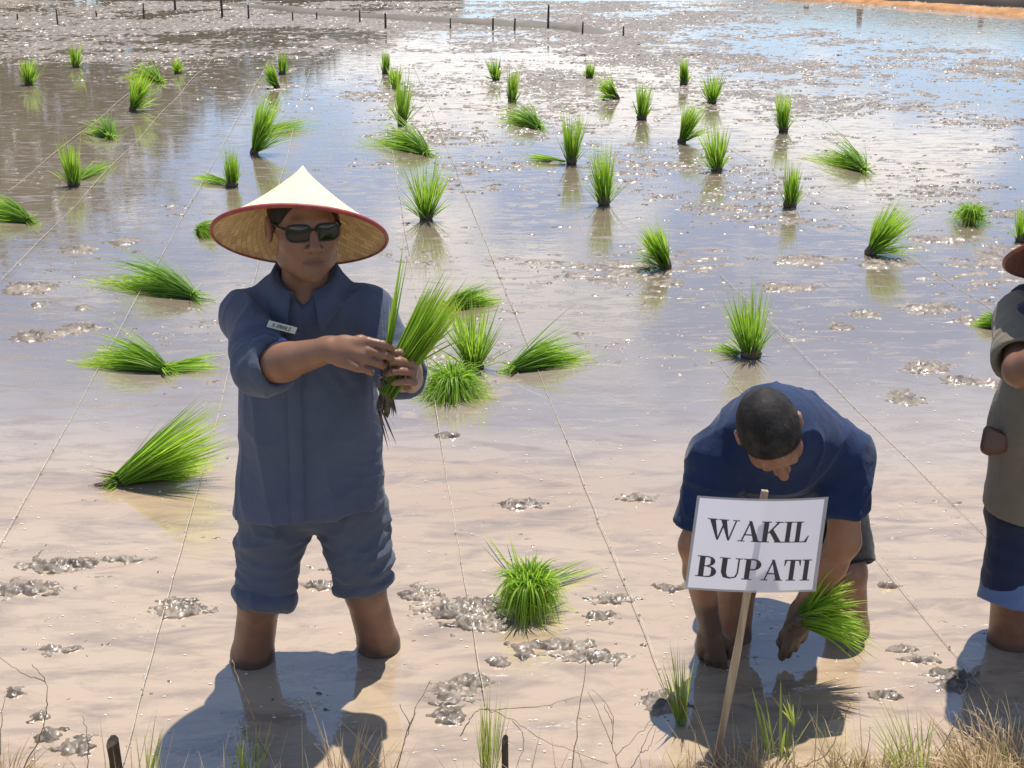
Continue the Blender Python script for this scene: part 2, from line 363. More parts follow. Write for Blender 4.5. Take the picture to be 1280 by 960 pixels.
def folds(V, F, amp, sc, seed=0, pinch=()):
    """cloth creases: ridged noise along the normals; pinch = [(point, radius, amp, axis)] adds bunching round a joint"""
    Nn = normals(V, F); x, y, z = (V * np.array(sc)).T
    r = 1 - np.abs(noise3(x + .4 * noise3(x * .7, y * .7, z * .7, seed + 5), y, z, seed)); r2 = 1 - np.abs(noise3(x * 2.1, y * 2.1, z * 2.1, seed + 1))
    d = amp * (.55 * (r - .55) + .55 * (r ** 5 - .2) + .35 * (r2 ** 4 - .2))
    for p, rad, am, axis in pinch:
        q = V - np.array(p); w = np.exp(-(q * q).sum(1) / rad ** 2); t = q @ np.array(axis)
        wob = noise3(V[:, 0] * 6, V[:, 1] * 6, V[:, 2] * 6, seed + 9)
        d += am * w * (np.abs(np.sin(t * 80 + 3.0 * wob)) ** 2 * 2 - 1) * (.4 + .6 * np.abs(noise3(V[:, 0] * 9, V[:, 1] * 9, V[:, 2] * 9, seed + 12)))
    return V + Nn * d[:, None]
def unit(v): v = np.array(v, float); return v / np.linalg.norm(v)
def frame(fwd, up):
    f = unit(fwd); u = np.array(up, float); u = unit(u - f * (u @ f)); return np.stack([np.cross(f, u), f, u], 1)   # columns: right, forward, up

def head_sdf(F, c, B, ears=True, s_=1.0):
    """head with face; c = centre at eye height, B = frame (right, forward, up)"""
    c = np.array(c)
    L = lambda *p: c + s_ * (B @ np.array(p)); T3 = lambda *r: tuple(s_ * q for q in r)
    F.ell(L(0, -.014, .032), T3(.074, .094, .086), B, .02)
    F.ell(L(0, .027, -.028), T3(.062, .064, .080), B, .03)
    F.ell(L(0, .030, -.076), T3(.054, .056, .042), B, .025)
    F.ell(L(0, .070, -.100), T3(.023, .019, .020), B, .02)
    for s in (-1, 1):
        F.ell(L(s * .043, .050, -.028), T3(.022, .026, .022), B, .02)
        F.ell(L(s * .050, .016, -.068), T3(.018, .032, .026), B, .02)
    F.cone(L(-.034, .078, .020), L(.034, .078, .020), .0115, .0115, .014)
    for s in (-1, 1): F.ell(L(s * .032, .094, .001), T3(.019, .012, .011), B, .008, 's')
    for s in (-1, 1): F.ell(L(s * .032, .076, .000), T3(.0135, .0125, .011), B, .003)
    F.cone(L(0, .086, .012), L(0, .112, -.032), .0075, .0125, .010)
    for s in (-1, 1): F.ell(L(s * .014, .097, -.037), T3(.009, .011, .008), B, .006)
    for s in (-1, 1): F.ell(L(s * .007, .105, -.045), T3(.0035, .005, .004), B, .003, 's')
    F.ell(L(0, .073, -.064), T3(.028, .013, .018), B, .012)
    F.cone(L(-.020, .080, -.0615), L(.020, .080, -.0615), .0050, .0050, .006)
    F.cone(L(-.016, .080, -.0735), L(.016, .080, -.0735), .0060, .0060, .006)
    F.path([L(-.022, .0765, -.068), L(-.010, .0825, -.0672), L(.010, .0825, -.0672), L(.022, .0765, -.068)], [.0030] * 4, .003, 's')
    if ears:
        for s in (-1, 1):
            rot = B @ np.array([[1, 0, 0], [0, .97, -.25], [0, .25, .97]])
            F.ell(L(s * .079, -.012, -.008), T3(.010, .020, .032), rot, .006)
            F.ell(L(s * .087, -.010, -.006), T3(.006, .011, .019), rot, .004, 's')
def lips_mask(V, c, B, s_=1.0):
    q = (V - np.array(c)) @ B / s_
    return np.exp(-((q[:, 0] / .021) ** 6)) * np.exp(-(((q[:, 2] + .067 + .15 * np.abs(q[:, 0]) * 0) / (.0105 * np.sqrt(np.clip(1.05 - (q[:, 0] / .026) ** 2, .05, 2)))) ** 6)) * (q[:, 1] > .07)

def hand_sdf(F, w, xt, yf, zb, curls, thumb, k=.006, sc=1.0):
    """w wrist; xt towards the thumb, yf along the fingers, zb out of the back of the hand; curls in degrees for three joints of four fingers"""
    xt, yf, zb = unit(xt), unit(yf), unit(zb); w = np.array(w)
    L = lambda p: w + sc * (xt * p[0] + yf * p[1] + zb * p[2])
    F.cone(L((0, -.01, 0)), L((.002, .03, 0)), .026 * sc, .030 * sc, .015, flat=(zb, .72))
    F.cone(L((.018, .03, 0)), L((.026, .082, 0)), .018 * sc, .0125 * sc, .012, flat=(zb, .9))
    F.cone(L((.0, .03, .001)), L((.0, .084, .002)), .018 * sc, .013 * sc, .014, flat=(zb, .9))
    F.cone(L((-.016, .03, 0)), L((-.028, .076, 0)), .018 * sc, .0115 * sc, .012, flat=(zb, .9))
    base = [(.030, .086), (.010, .090), (-.010, .087), (-.029, .078)]; ln = [.068, .076, .071, .055]; rad = [.0092, .0094, .009, .008]
    for i in range(4):
        p = np.array([base[i][0], base[i][1], 0.0]); ang = 0
        side = base[i][0] * .8
        pts = [L((p[0], p[1] - .012, 0)), L(p)]
        for f, cdeg in zip((.46, .30, .24), curls[i]):
            ang += R(cdeg); d = np.array([side * math.cos(ang), math.cos(ang), -math.sin(ang)])
            p = p + d * ln[i] * f; pts.append(L(p))
        F.path(pts, [q * sc for q in (rad[i], rad[i] * 1.06, rad[i] * .98, rad[i] * .9, rad[i] * .78)], .0035)
    F.path([L(q) for q in thumb], [.015 * sc, .0115 * sc, .0105 * sc, .0085 * sc], .008)

def bbox(pts, m): a = np.array(pts); return a.min(0) - m, a.max(0) + m
def lathe(prof, nseg):
    v = []; f = []
    for r, z in prof:
        for i in range(nseg): t = 2 * math.pi * i / nseg; v.append((r * math.cos(t), r * math.sin(t), z))
    for j in range(len(prof) - 1):
        for i in range(nseg): f.append((j * nseg + i, j * nseg + (i + 1) % nseg, (j + 1) * nseg + (i + 1) % nseg, (j + 1) * nseg + i))
    return np.array(v), np.array(f)
def uv_lathe(o, nseg, nring):
    uv = o.data.uv_layers.new(name='weave'); vi = np.zeros(len(o.data.loops), np.int32); o.data.loops.foreach_get('vertex_index', vi)
    ring, seg = vi // nseg, vi % nseg
    # unwrap the seam per polygon
    pi = np.repeat(np.arange(len(o.data.polygons)), 4); s = seg.reshape(-1, 4).copy(); wrap = (s.max(1) - s.min(1)) > nseg / 2
    s[wrap] = np.where(s[wrap] == 0, nseg, s[wrap])
    uv.data.foreach_set('uv', np.stack([s.ravel() / nseg, ring / (nring - 1)], 1).astype(np.float32).ravel())
def make_hat(parent, c, axis, rad, hgt, outer, inner, rim):
    B = frame((axis[1] * 0 + 1, 0, 0), axis) if abs(axis[0]) < .9 else frame((0, 1, 0), axis)
    c = np.array(c); n = 96
    k = 14; pr = []
    for i in range(k + 1):
        t = i / k; pr.append((max(.0008, rad * t), hgt * (1 - t) - .010 * math.sin(math.pi * t) + .006 * math.exp(-(t / .06) ** 2)))
    v, f = lathe(pr, n); v = v + 0
    wob = 1 + .006 * np.sin(v[:, :1] * 60) * 0
    hat = mesh_obj('conical_hat', c + (v * wob) @ B.T, f[:, ::-1], outer, parent); uv_lathe(hat, n, k + 1)
    pin = [(max(.0008, r - .0015), z - .005) for r, z in pr]
    v2, f2 = lathe(pin, n); ho = mesh_obj('lining', c + v2 @ B.T, f2, inner, hat); uv_lathe(ho, n, k + 1)
    # bound rim: a tube round the edge
    rv = []; rf = []; m_ = 8
    for i in range(n):
        t = 2 * math.pi * i / n
        for j in range(m_):
            a = 2 * math.pi * j / m_; rr = rad + .0045 * math.cos(a); rv.append((rr * math.cos(t), rr * math.sin(t), -.001 + .0062 * math.sin(a)))
    for i in range(n):
        for j in range(m_): rf.append((i * m_ + j, ((i + 1) % n) * m_ + j, ((i + 1) % n) * m_ + (j + 1) % m_, i * m_ + (j + 1) % m_))
    mesh_obj('rim_binding', c + np.array(rv) @ B.T, np.array(rf), rim, hat)
    return hat

def tube(pts, rad, nseg=6):
    pts = np.array(pts, float); n = len(pts); rad = np.broadcast_to(rad, n)
    V = []; F = []
    for i in range(n):
        d = unit(pts[min(i + 1, n - 1)] - pts[max(i - 1, 0)] + 1e-9); ref = np.array([0, 0, 1.0]) if abs(d[2]) < .9 else np.array([1.0, 0, 0])
        a = unit(np.cross(d, ref)); b_ = np.cross(d, a)
        for j in range(nseg):
            t = 2 * math.pi * j / nseg; V.append(pts[i] + rad[i] * (a * math.cos(t) + b_ * math.sin(t)))
    for i in range(n - 1):
        for j in range(nseg): F.append((i * nseg + j, i * nseg + (j + 1) % nseg, (i + 1) * nseg + (j + 1) % nseg, (i + 1) * nseg + j))
    F.append(tuple(range(nseg))[::-1]); F.append(tuple(range((n - 1) * nseg, n * nseg)))
    return V, F
def join(parts):
    V = []; F = []
    for v, f in parts:
        o = len(V); V += [tuple(p) for p in v]; F += [tuple(i + o for i in q) for q in f]
    return V, F

# ------------------------------------------------------------------ the setting
def grid_obj(name, xs, ys, zf, material, kind='structure', smooth=True):
    X, Y = np.meshgrid(xs, ys, indexing='ij'); Z = zf(X, Y); nx, ny = X.shape
    V = np.stack([X, Y, Z], -1).reshape(-1, 3); i = np.arange(nx * ny).reshape(nx, ny)
    F = np.stack([i[:-1, :-1], i[1:, :-1], i[1:, 1:], i[:-1, 1:]], -1).reshape(-1, 4)
    o = mesh_obj(name, V, F, material, smooth=smooth); tag(o, kind=kind); return o
w = grid_obj('water', np.linspace(-220, 220, 45), np.linspace(-3, 64, 25), lambda X, Y: 0 * X, M['water'])
tag(w, 'muddy glossy water flooding the rice field', 'water')
g = grid_obj('ground', np.linspace(-700, 700, 9), np.linspace(-700, 900, 9), lambda X, Y: 0 * X - .35, M['ground']); tag(g, 'green land round the flooded field', 'ground')
def bank_edge(X): return 2.515 + .065 * np.tanh((X - .45) * 3) + .045 * noise2(X * 2.3, X * 0 + .5) + .02 * noise2(X * 9, X * 0 + 4.5)
def bank_z(X, Y):
    t = bank_edge(X) - Y
    z = np.where(t > 0, .30 * (1 - np.exp(-np.maximum(t, 0) / .55)), t * .7)
    return z + .018 * fbm2(X * 5, Y * 5, 4, 3) * np.clip(t * 6 + .6, 0, 1) - .006
bk = grid_obj('bank', np.linspace(-3.2, 3.2, 321), np.concatenate([np.linspace(-1.5, 1.6, 30), np.linspace(1.62, 2.75, 90)]), bank_z, M['bank_soil'])
tag(bk, 'earth bank with dry grass along the near edge of the field', 'bank')

# mud clods breaking the surface
near_patch = [(230, 765, 32, 8), (222, 752, 22, 5), (68, 812, 26, 6), (25, 735, 40, 9), (78, 706, 40, 8), (60, 922, 16, 10), (95, 935, 20, 10), (650, 632, 22, 5), (575, 762, 50, 12), (600, 778, 40, 8), (525, 745, 18, 8),
              (700, 806, 50, 7), (745, 822, 34, 7), (655, 812, 12, 9), (565, 870, 26, 16), (590, 852, 22, 10), (622, 828, 12, 6), (560, 895, 18, 8), (825, 880, 22, 16), (1150, 825, 22, 5), (1185, 842, 24, 6), (1195, 858, 20, 8),
              (1130, 812, 16, 3), (1110, 868, 14, 5), (770, 750, 26, 6), (745, 770, 20, 5), (845, 735, 20, 5), (445, 712, 30, 6), (405, 732, 26, 5), (20, 865, 10, 7), (50, 895, 9, 5), (1110, 733, 10, 4), (330, 690, 16, 3), (160, 700, 26, 4), (800, 622, 22, 4),
              (40, 360, 30, 7), (190, 365, 20, 3), (160, 302, 14, 5), (100, 312, 26, 5), (95, 410, 22, 6), (45, 420, 26, 6), (45, 382, 10, 4), (105, 385, 10, 3), (560, 545, 12, 3), (1130, 500, 20, 6), (1160, 460, 26, 7), (1200, 475, 20, 5), (1050, 408, 14, 4), (1075, 392, 18, 4), (1125, 490, 12, 4), (1240, 480, 16, 4), (985, 360, 34, 5), (1010, 325, 40, 6), (1165, 385, 36, 6), (1210, 400, 20, 6), (1110, 330, 30, 6), (1180, 300, 40, 5)]
NP = []
for (px, py, rx, ry) in near_patch:
    c = G(px, py); a = G(px + rx, py)[0] - c[0]; b_ = abs(G(px, py - ry)[1] - G(px, py + ry)[1]) / 2; NP.append((c[0], c[1], a * 1.35, max(b_ * 1.3, .025)))
def density(X, Y):
    D = np.zeros_like(X)
    for cx, cy, a, b_ in NP:
        m_ = (np.abs(X - cx) < 2 * a) & (np.abs(Y - cy) < 2 * b_)
        q = np.exp(-(((X - cx) / a) ** 2 + ((Y - cy) / b_) ** 2) * 1.1)
        D = np.maximum(D, np.where(m_, q * .95, 0))
    az = np.arctan2(X, Y)                                   # how the field is churned: little by the left shore, most in the middle
    big = fbm2(X * .35, Y * .30, 3, 20); mid = fbm2(X * .9, Y * 1.3, 3, 30)
    d = np.interp(Y, [2.4, 4.6, 6.0, 8, 10.5, 14, 18, 24, 32], [.0, .08, .26, .37, .40, .43, .52, .56, .55])
    left = 1 / (1 + np.exp(-(X + 1.15 + .10 * (Y - 8)) * 2.0)); left = np.where(Y > 16, np.maximum(left, np.clip((Y - 16) / 4, 0, 1)), left)
    pool = np.exp(-(((X - 8.6) / 4.0) ** 2 + ((Y - 24) / 5) ** 2) ** 2)
    return np.maximum(D, d * (.30 + .70 * left) * (1 - .55 * pool) + .46 * big + .42 * mid - .07 - .24 * np.clip((5.6 - Y) / 1.2, 0, 1) - .16 * np.clip((4.3 - Y) / .6, 0, 1))
def mud_strip(y0, y1, st, half):
    xs = np.arange(-half, half, st); ys = np.arange(y0, y1 + st * .5, st); X, Y = np.meshgrid(xs, ys, indexing='ij')
    jx = rng.uniform(-.35, .35, X.shape) * st; jy = rng.uniform(-.35, .35, X.shape) * st
    X = X + jx; Y = Y + jy
    D = density(X, Y)
    r = fbm2(X * 5, Y * 11, 3, 40); hi = fbm2(X * 26, Y * 38, 3, 45); fine = fbm2(X * 48, Y * 56, 2, 50); grit = noise2(X * 75, Y * 85, 60)
    nearf = np.clip((7.5 - Y) / 2.5, 0, 1)
    e = D - .50 + (.62 - .22 * nearf) * r + (.30 + .45 * nearf) * hi
    hg = .020 - .005 * nearf
    Z = np.where(e > 0, .0025 + hg * np.minimum(e, .5) ** .8 * (1 + (1.4 + 1.0 * nearf) * fine) + .003 * fine, np.where(e > -.10 * nearf, .0012, .05 * e))
    Z = Z + (rng.normal(0, 1, X.shape) * np.clip(st * .085, .0007, .0034) + (.0016 + .0022 * nearf) * grit) * (e > -.02)
    nx, ny = X.shape; V = np.stack([X, Y, Z], -1).reshape(-1, 3); i = np.arange(nx * ny).reshape(nx, ny)
    F = np.stack([i[:-1, :-1], i[1:, :-1], i[1:, 1:], i[:-1, 1:]], -1).reshape(-1, 4)
    keep = (V[F, 2] > .0009).any(1); F = F[keep]
    used, inv = np.unique(F.ravel(), return_inverse=True); return V[used], inv.reshape(-1, 4)
VV, FF = [], []; o_ = 0
for args in ((2.45, 4.5, .0058, 2.1), (4.5, 8, .011, 3.6), (8, 13, .018, 5.8), (13, 19, .028, 8.4), (19, 31, .045, 13.5)):
    v, f = mud_strip(*args); VV.append(v); FF.append(f + o_); o_ += len(v)
md = mesh_obj('mud', np.concatenate(VV), np.concatenate(FF), M['mud'], smooth=False)
fl_ = np.zeros(len(md.data.polygons), bool); fl_[:len(FF[0]) + len(FF[1])] = True; md.data.polygons.foreach_set('use_smooth', fl_)
tag(md, 'wet clods of churned mud breaking the water surface', 'mud', kind='stuff')

# low mud ridge between the two plots, orange far bund, grassy corner bank
def ridge(name, pts, width, hgt, material, label, cat='bund', steps=60, lump=.3):
    pts = np.array(pts); t = np.linspace(0, 1, steps); s = np.linspace(0, 1, len(pts)); C = np.stack([np.interp(t, s, pts[:, i]) for i in range(2)], 1)
    d = np.gradient(C, axis=0); d /= np.linalg.norm(d, axis=1)[:, None]; nn = np.stack([-d[:, 1], d[:, 0]], 1)
    u = np.linspace(-1, 1, 11); V = []
    for i in range(steps):
        for q in u:
            p = C[i] + nn[i] * q * width * (1 + .25 * noise2(np.array([i * .31]), np.array([.5 + q]))[0])
            V.append((p[0], p[1], hgt * min(1, min(i, steps - 1 - i) / 8) * (1 - q * q) * (1 + lump * noise2(np.array([i * .45]), np.array([q * 1.7 + 9]))[0]) - .02))
    n_ = len(u); F = [(i * n_ + j, i * n_ + j + 1, (i + 1) * n_ + j + 1, (i + 1) * n_ + j) for i in range(steps - 1) for j in range(n_ - 1)]
    o = mesh_obj(name, V, np.array(F)[:, ::-1], material); tag(o, label, cat, kind='structure'); return o
g2 = lambda px, py: G(px, py)[:2]
ridge('mud_ridge', [g2(262, 3), g2(420, 19), g2(560, 27), g2(700, 35), g2(770, 43)], .35, .10, mat('ridge_mud', (.13, .105, .07), .5), 'low olive mud ridge running behind the row of short stakes')
ridge('far_bund', [G(900, -8)[:2], G(1060, 3)[:2], G(1280, 18)[:2], G(1500, 33)[:2], G(1800, 50)[:2]], .26, .12, M['orange_soil'], 'orange earth bund along the far side of the pool')
ridge('far_bund', [G(600, -22)[:2], G(860, -20)[:2], G(1060, -5)[:2], G(1280, 9)[:2], G(1500, 22)[:2]], .35, .28, mat('dark_bund', (.05, .035, .025), .8), 'dark wet earth bund behind the orange one')
lb = ridge('shore', [G(-200, 20)[:2], G(-60, 1)[:2], G(10, -9)[:2], G(60, -20)[:2]], 1.1, .28, M['bank_soil'], 'brown shore in the far corner where grass begins', cat='bank')

# ------------------------------------------------------------------ blades (rice leaves, grasses)
def blades(n, base, axis, r0, spread, L, wid, droop, segs=4, lvar=.25, zmin=.004, flat=1.0, aim=.6, rng=rng):
    axis = unit(axis); ref = np.array([0, 0, 1.0]) if abs(axis[2]) < .8 else np.array([0, 1.0, 0])
    a = unit(np.cross(axis, ref)); c = np.cross(axis, a)
    th = rng.uniform(0, 2 * math.pi, n); rr = np.sqrt(rng.uniform(0, 1, n))
    off = np.stack([rr * np.cos(th), rr * np.sin(th) * flat], 1); jit = rng.normal(0, 1, (n, 2)) * .35
    lat = off * aim + jit * (1 - aim * .4); 
    B0 = np.array(base) + r0 * (off[:, :1] * a + off[:, 1:] * c)
    D = axis + spread * (lat[:, :1] * a + lat[:, 1:] * c * flat); D /= np.linalg.norm(D, axis=1)[:, None]
    Ln = L * (1 + lvar * rng.normal(0, .55, n)).clip(.4, 1.5)
    side = np.cross(D, rng.normal(0, 1, (n, 3))); side /= np.linalg.norm(side, axis=1)[:, None] + 1e-9
    T = np.linspace(0, 1, segs + 1); V = []
    dr = droop * rng.uniform(.4, 1.6, n)
    for t in T:
        p = B0 + D * (Ln * t)[:, None]; p[:, 2] -= dr * Ln * t * t
        wv = wid * (1 - .95 * t ** 1.8) * (.55 + .9 * min(1, t * 3))
        V.append(np.stack([p - side * wv * .5, p + side * wv * .5], 1))
    V = np.stack(V, 1)                                     # n, segs+1, 2, 3
    zj = zmin + rng.uniform(0, .004, V.shape[:3]); V[..., 2] = np.maximum(V[..., 2], zj)
    ids = np.arange(n * (segs + 1) * 2).reshape(n, segs + 1, 2)
    F = np.stack([ids[:, :-1, 0], ids[:, :-1, 1], ids[:, 1:, 1], ids[:, 1:, 0]], -1).reshape(-1, 4)
    tint = np.repeat(rng.uniform(0, 1, n), (segs + 1) * 2) * .5 + np.tile(np.repeat(T, 2), n) * .5
    return V.reshape(-1, 3), F, tint
def cat_blades(lst):
    V, F, T = [], [], []; o = 0
    for v, f, t in lst: V.append(v); F.append(f + o); T.append(t); o += len(v)
    return np.concatenate(V), np.concatenate(F), np.concatenate(T)
def blade_obj(name, lst, material, parent=None, kind=None):
    V, F, T = cat_blades(lst); o = mesh_obj(name, V, F, material, parent); attr(o, 'tint', T)
    if kind: o['kind'] = kind
    return o
def root_clump(parent, base, r, h, axis=(0, 0, 1)):
    axis = unit(axis); v, f = lathe([(.001, -.02), (r * .9, -.015), (r * 1.05, h * .2), (r * .8, h * .6), (r * .45, h), (.001, h * 1.05)], 14)
    v = np.array(v); v = v * (1 + .28 * noise3(v[:, 0] * 60 + base[0] * 9, v[:, 1] * 60, v[:, 2] * 60, 3))[:, None]
    B = frame((1, 0, 0) if abs(axis[0]) < .9 else (0, 1, 0), axis)
    V = np.array(base) + v @ B.T; V[:, 2] = np.maximum(V[:, 2], -.03)
    o = mesh_obj('root_clump', V, f, M['root'], parent)
    return o

def bundle(base, top, w, kind, label, group=None, n=None):
    """a tied bunch of rice seedlings standing or lying in the water"""
    b0 = G(*base); depth = b0[1] * CP + CAM_H * SP; ppm = FPX / depth
    e = empty('rice_seedling_bundle', b0, label, 'rice bundle', group)
    W = w / ppm; wid = max(.0042, .75 / ppm * 1.25); lst = []
    n = n or int(np.interp(b0[1], [3, 6, 12, 22], [300, 240, 150, 90]))
    if kind == 'up':
        tp = P(top[0], top[1], b0[1] + rng.uniform(-.04, .02)); ax = tp - b0; L = np.linalg.norm(ax); r0 = min(.035, W * .28)
        lst.append(blades(int(n * .85), b0 + ax * .05, ax, r0, max(.12, (W * .5 - r0) / L * 1.15), L * .98, wid, .05, lvar=.42))
        lst.append(blades(int(n * .25), b0, ax, r0 * 1.1, max(.3, (W * .5) / L * 2.0), L * .75, wid, .22))
        root_clump(e, b0, r0 * 1.25, L * .3, ax)
    elif kind == 'lie':
        tp = G(*top); ax = tp - b0; L = np.linalg.norm(ax); up = .27 * L; r0 = .022
        a2 = np.array([ax[0], ax[1], up])
        lst.append(blades(int(n * 1.2), b0 + np.array([0, 0, .02]), a2, r0 * 1.2, max(.34, W / L * .75), L * .78, wid, .32, flat=.95, lvar=.38))
        lst.append(blades(n // 3, b0 + np.array([0, 0, .01]), a2 * [1, 1, .3], r0, max(.5, W / L * 1.1), L * .8, wid, .12, flat=.5))
        root_clump(e, b0 + np.array([0, 0, .006]), .017, .05, a2); lst.append(blades(n // 5, b0 + np.array([0, 0, .02]), a2 * [-1, -1, .6], .02, .8, L * .16, wid, .3))
    elif kind == 'lean':
        tp = P(top[0], top[1], b0[1] - .05); ax = tp - b0; L = np.linalg.norm(ax); r0 = .03
        lst.append(blades(n, b0 + ax * .04, ax, r0, max(.18, (W * .5) / L * .9), L, wid, .16))
        lst.append(blades(n // 3, b0, ax * [1, 1, .5], r0, max(.4, W / L * 1.0), L * .85, wid, .25))
        root_clump(e, b0, .036, .07, ax)
    elif kind == 'mop':
        tp = P(top[0], top[1], b0[1]); ax = tp - b0; H = np.linalg.norm(ax); r0 = .03
        lst.append(blades(int(n * 1.6), b0 + np.array([0, 0, H * .45]), (0, 0, 1), r0 * 1.3, 1.0, max(W * .50, H * .62), wid, 1.25, segs=6, aim=.9, lvar=.3))
        lst.append(blades(int(n * .8), b0 + np.array([0, 0, H * .15]), (0, 0, 1), r0 * 1.6, 1.5, W * .42, wid, .8, segs=5, aim=.9))
        lst.append(blades(int(n * .4), b0 + np.array([0, 0, H * .2]), (ax[0] * .3, -.2, 1), r0, .45, H * .72, wid, .3))
        root_clump(e, b0, .04, H * .45)
    for extra in ():
        pass
    blade_obj('leaves', lst, M['rice_leaf'], e, 'stuff')
    return e
def side_spill(e, base, top, n=60, w=.4):
    """leaves of the same bunch that fell over to one side"""
    b0 = G(*base); tp = G(*top); ax = tp - b0; L = np.linalg.norm(ax); ax[2] = .12 * L
    lf = [blades(n, b0 + np.array([0, 0, .015]), ax, .02, w, L, max(.0042, .9 * (b0[1] + .7) / FPX), .10, flat=.4)]
    blade_obj('fallen_leaves', lf, M['rice_leaf'], e, 'stuff')

FAR_UP = ('small upright tuft of rice seedlings far out in the glittering water', 'small upright rice tufts far out in the field')
MID_UP = ('upright green rice bundle with dark root clump standing in open muddy water', 'upright rice bundles in open water')
# base pixel, top pixel, width, pose, label, group
BUN = [
 ((36, 106), (36, 75), 38, 'up', 'bushy domed rice bundle standing farthest out on the brown calm water', None),
 ((95, 84), (95, 60), 24, 'up', 'small rice tuft farthest out beyond the bushy domed bundle', None), ((166, 138), (178, 90), 34, 'lean', 'tall rice bundle with another bunch toppled against its back', None),
 ((200, 104), (172, 94), 26, 'lie', 'toppled rice bunch lying against a taller upright bundle', None), ((222, 92), (222, 76), 20, 'up', 'small rounded rice tuft just behind the toppled bunch on brown water', None),
 ((346, 110), (336, 80), 12, 'lean', 'thin rice tuft leaning away from the tuft just behind it', None), ((353, 93), (353, 70), 16, 'up', 'thin upright rice tuft just behind the thin leaning tuft', None),
 ((318, 192), (336, 118), 36, 'lean', 'tall slanting rice bundle with long leaves fallen out to one side', None),
 ((93, 232), (88, 186), 34, 'up', 'upright rice bundle with a short spill of leaves at its foot on blue reflection', None),
 ((138, 174), (126, 160), 26, 'lie', 'small flattened rice tuft half sunk in the brown water', None),
 ((290, 233), (289, 196), 24, 'up', 'upright rice bundle with pale leaves spilled aside, just behind the pale conical hat', None),
 ((36, 279), (-30, 262), 22, 'lie', 'rice bundle lying flat with its white root end on open water', None),
 ((250, 290), (276, 300), 20, 'lie', 'dark rice bundle lying half hidden behind the brim of the pale conical hat', None),
 ((482, 92), (482, 68), 13, 'up', 'narrow rice tuft standing behind the short tuft and tall bundle', None), ((495, 110), (493, 86), 26, 'up', 'short rice tuft standing right behind a taller upright bundle', None),
 ((503, 156), (504, 104), 34, 'up', 'tall rice bundle between a short tuft behind and a toppled bunch before it', None),
 ((534, 194), (472, 172), 34, 'lie', 'toppled wide rice bunch lying in front of a tall upright bundle', None),
 ((620, 100), (618, 77), 28, 'up', 'low bushy rice tuft in glittering mud behind the narrow upright one', None), ((640, 128), (642, 93), 20, 'up', 'narrow upright rice tuft just behind the small lone toppled bunch', None),
 ((674, 162), (634, 146), 22, 'lie', 'small toppled rice bunch lying alone among the glittering mud', None),
 ((714, 205), (717, 150), 38, 'up', 'upright rice bundle with a flat mat of leaves fallen to its side', None),
 ((737, 98), (738, 80), 16, 'up', 'tiny rice tuft in glittering mud behind the slumped bushy one', None), ((770, 124), (754, 97), 30, 'lean', 'bushy rice tuft slumped to one side among far glittering mud', None),
 ((802, 149), (806, 113), 26, 'up', 'upright rice tuft between the slumped bushy one and the slender slanting bundle', None), ((855, 106), (855, 78), 14, 'up', 'narrow tiny rice tuft just behind the bushy far tuft', None), ((890, 129), (889, 98), 38, 'up', 'bushy far rice tuft behind the slender slanting bundle', None),
 ((852, 178), (870, 128), 30, 'lean', 'slender slanting rice bundle just in front of a bushy far tuft', None),
 ((755, 256), (752, 194), 42, 'up', 'rounded upright rice bundle standing just behind the curved leaning one', None), ((896, 213), (893, 165), 52, 'up', 'wide spiky upright rice bundle in front of the slender slanting one', None), ((979, 164), (979, 122), 28, 'up', 'small upright rice bundle with dark foot standing beyond the slumped one', None),
 ((533, 274), (534, 210), 78, 'up', 'wide splayed rice bundle with spiky leaves on a muddy patch', None),
 ((1080, 216), (1030, 192), 34, 'lie', 'slumped rice bundle bent over double with dark root end on grey water', None),
 ((988, 259), (990, 213), 25, 'up', 'narrow upright rice bundle between the slumped one and the large fanned one', None), ((832, 335), (814, 280), 34, 'lean', 'curved rice bundle leaning back from a dark muddy root heap', None),
 ((1088, 318), (1126, 256), 60, 'lean', 'large fanned rice bundle leaning over with a lone tall leaf', None),
 ((1212, 279), (1210, 248), 62, 'mop', 'low domed rice bundle like a mop on the grey water', None),
 ((1278, 302), (1290, 262), 50, 'up', 'rice bundle partly hidden behind the maroon hat', None),
 ((938, 446), (935, 376), 66, 'up', 'thick dense rice bundle cut square, standing behind the bending man', None),
 ((242, 374), (140, 346), 30, 'lie', 'pale rice bundle floating flat beside the blue shirt sleeve', None),
 ((205, 466), (110, 444), 34, 'lie', 'flat rice bundle fanned out both ways near the rolled blue sleeve', None),
 ((560, 388), (622, 374), 26, 'lie', 'fallen rice bunch lying behind the held bundle', None),
 ((592, 460), (588, 392), 96, 'up', 'open wispy rice bunch standing between two fallen bunches', None),
 ((566, 492), (562, 450), 120, 'mop', 'spread rice bunch sprawling in front of the wispy upright one', None),
 ((642, 465), (730, 440), 30, 'lie', 'fan of fallen rice leaves lying beside the wispy bunch', None),
 ((148, 606), (262, 578), 66, 'lie', 'big rice bundle lying with pale roots out, near the standing man', None),
 ((662, 762), (658, 684), 84, 'mop', 'round mop-like rice bundle lying between the two men', None),
 ((1252, 412), (1218, 404), 12, 'lie', 'fallen rice bunch poking out behind the khaki sleeve', None),
]
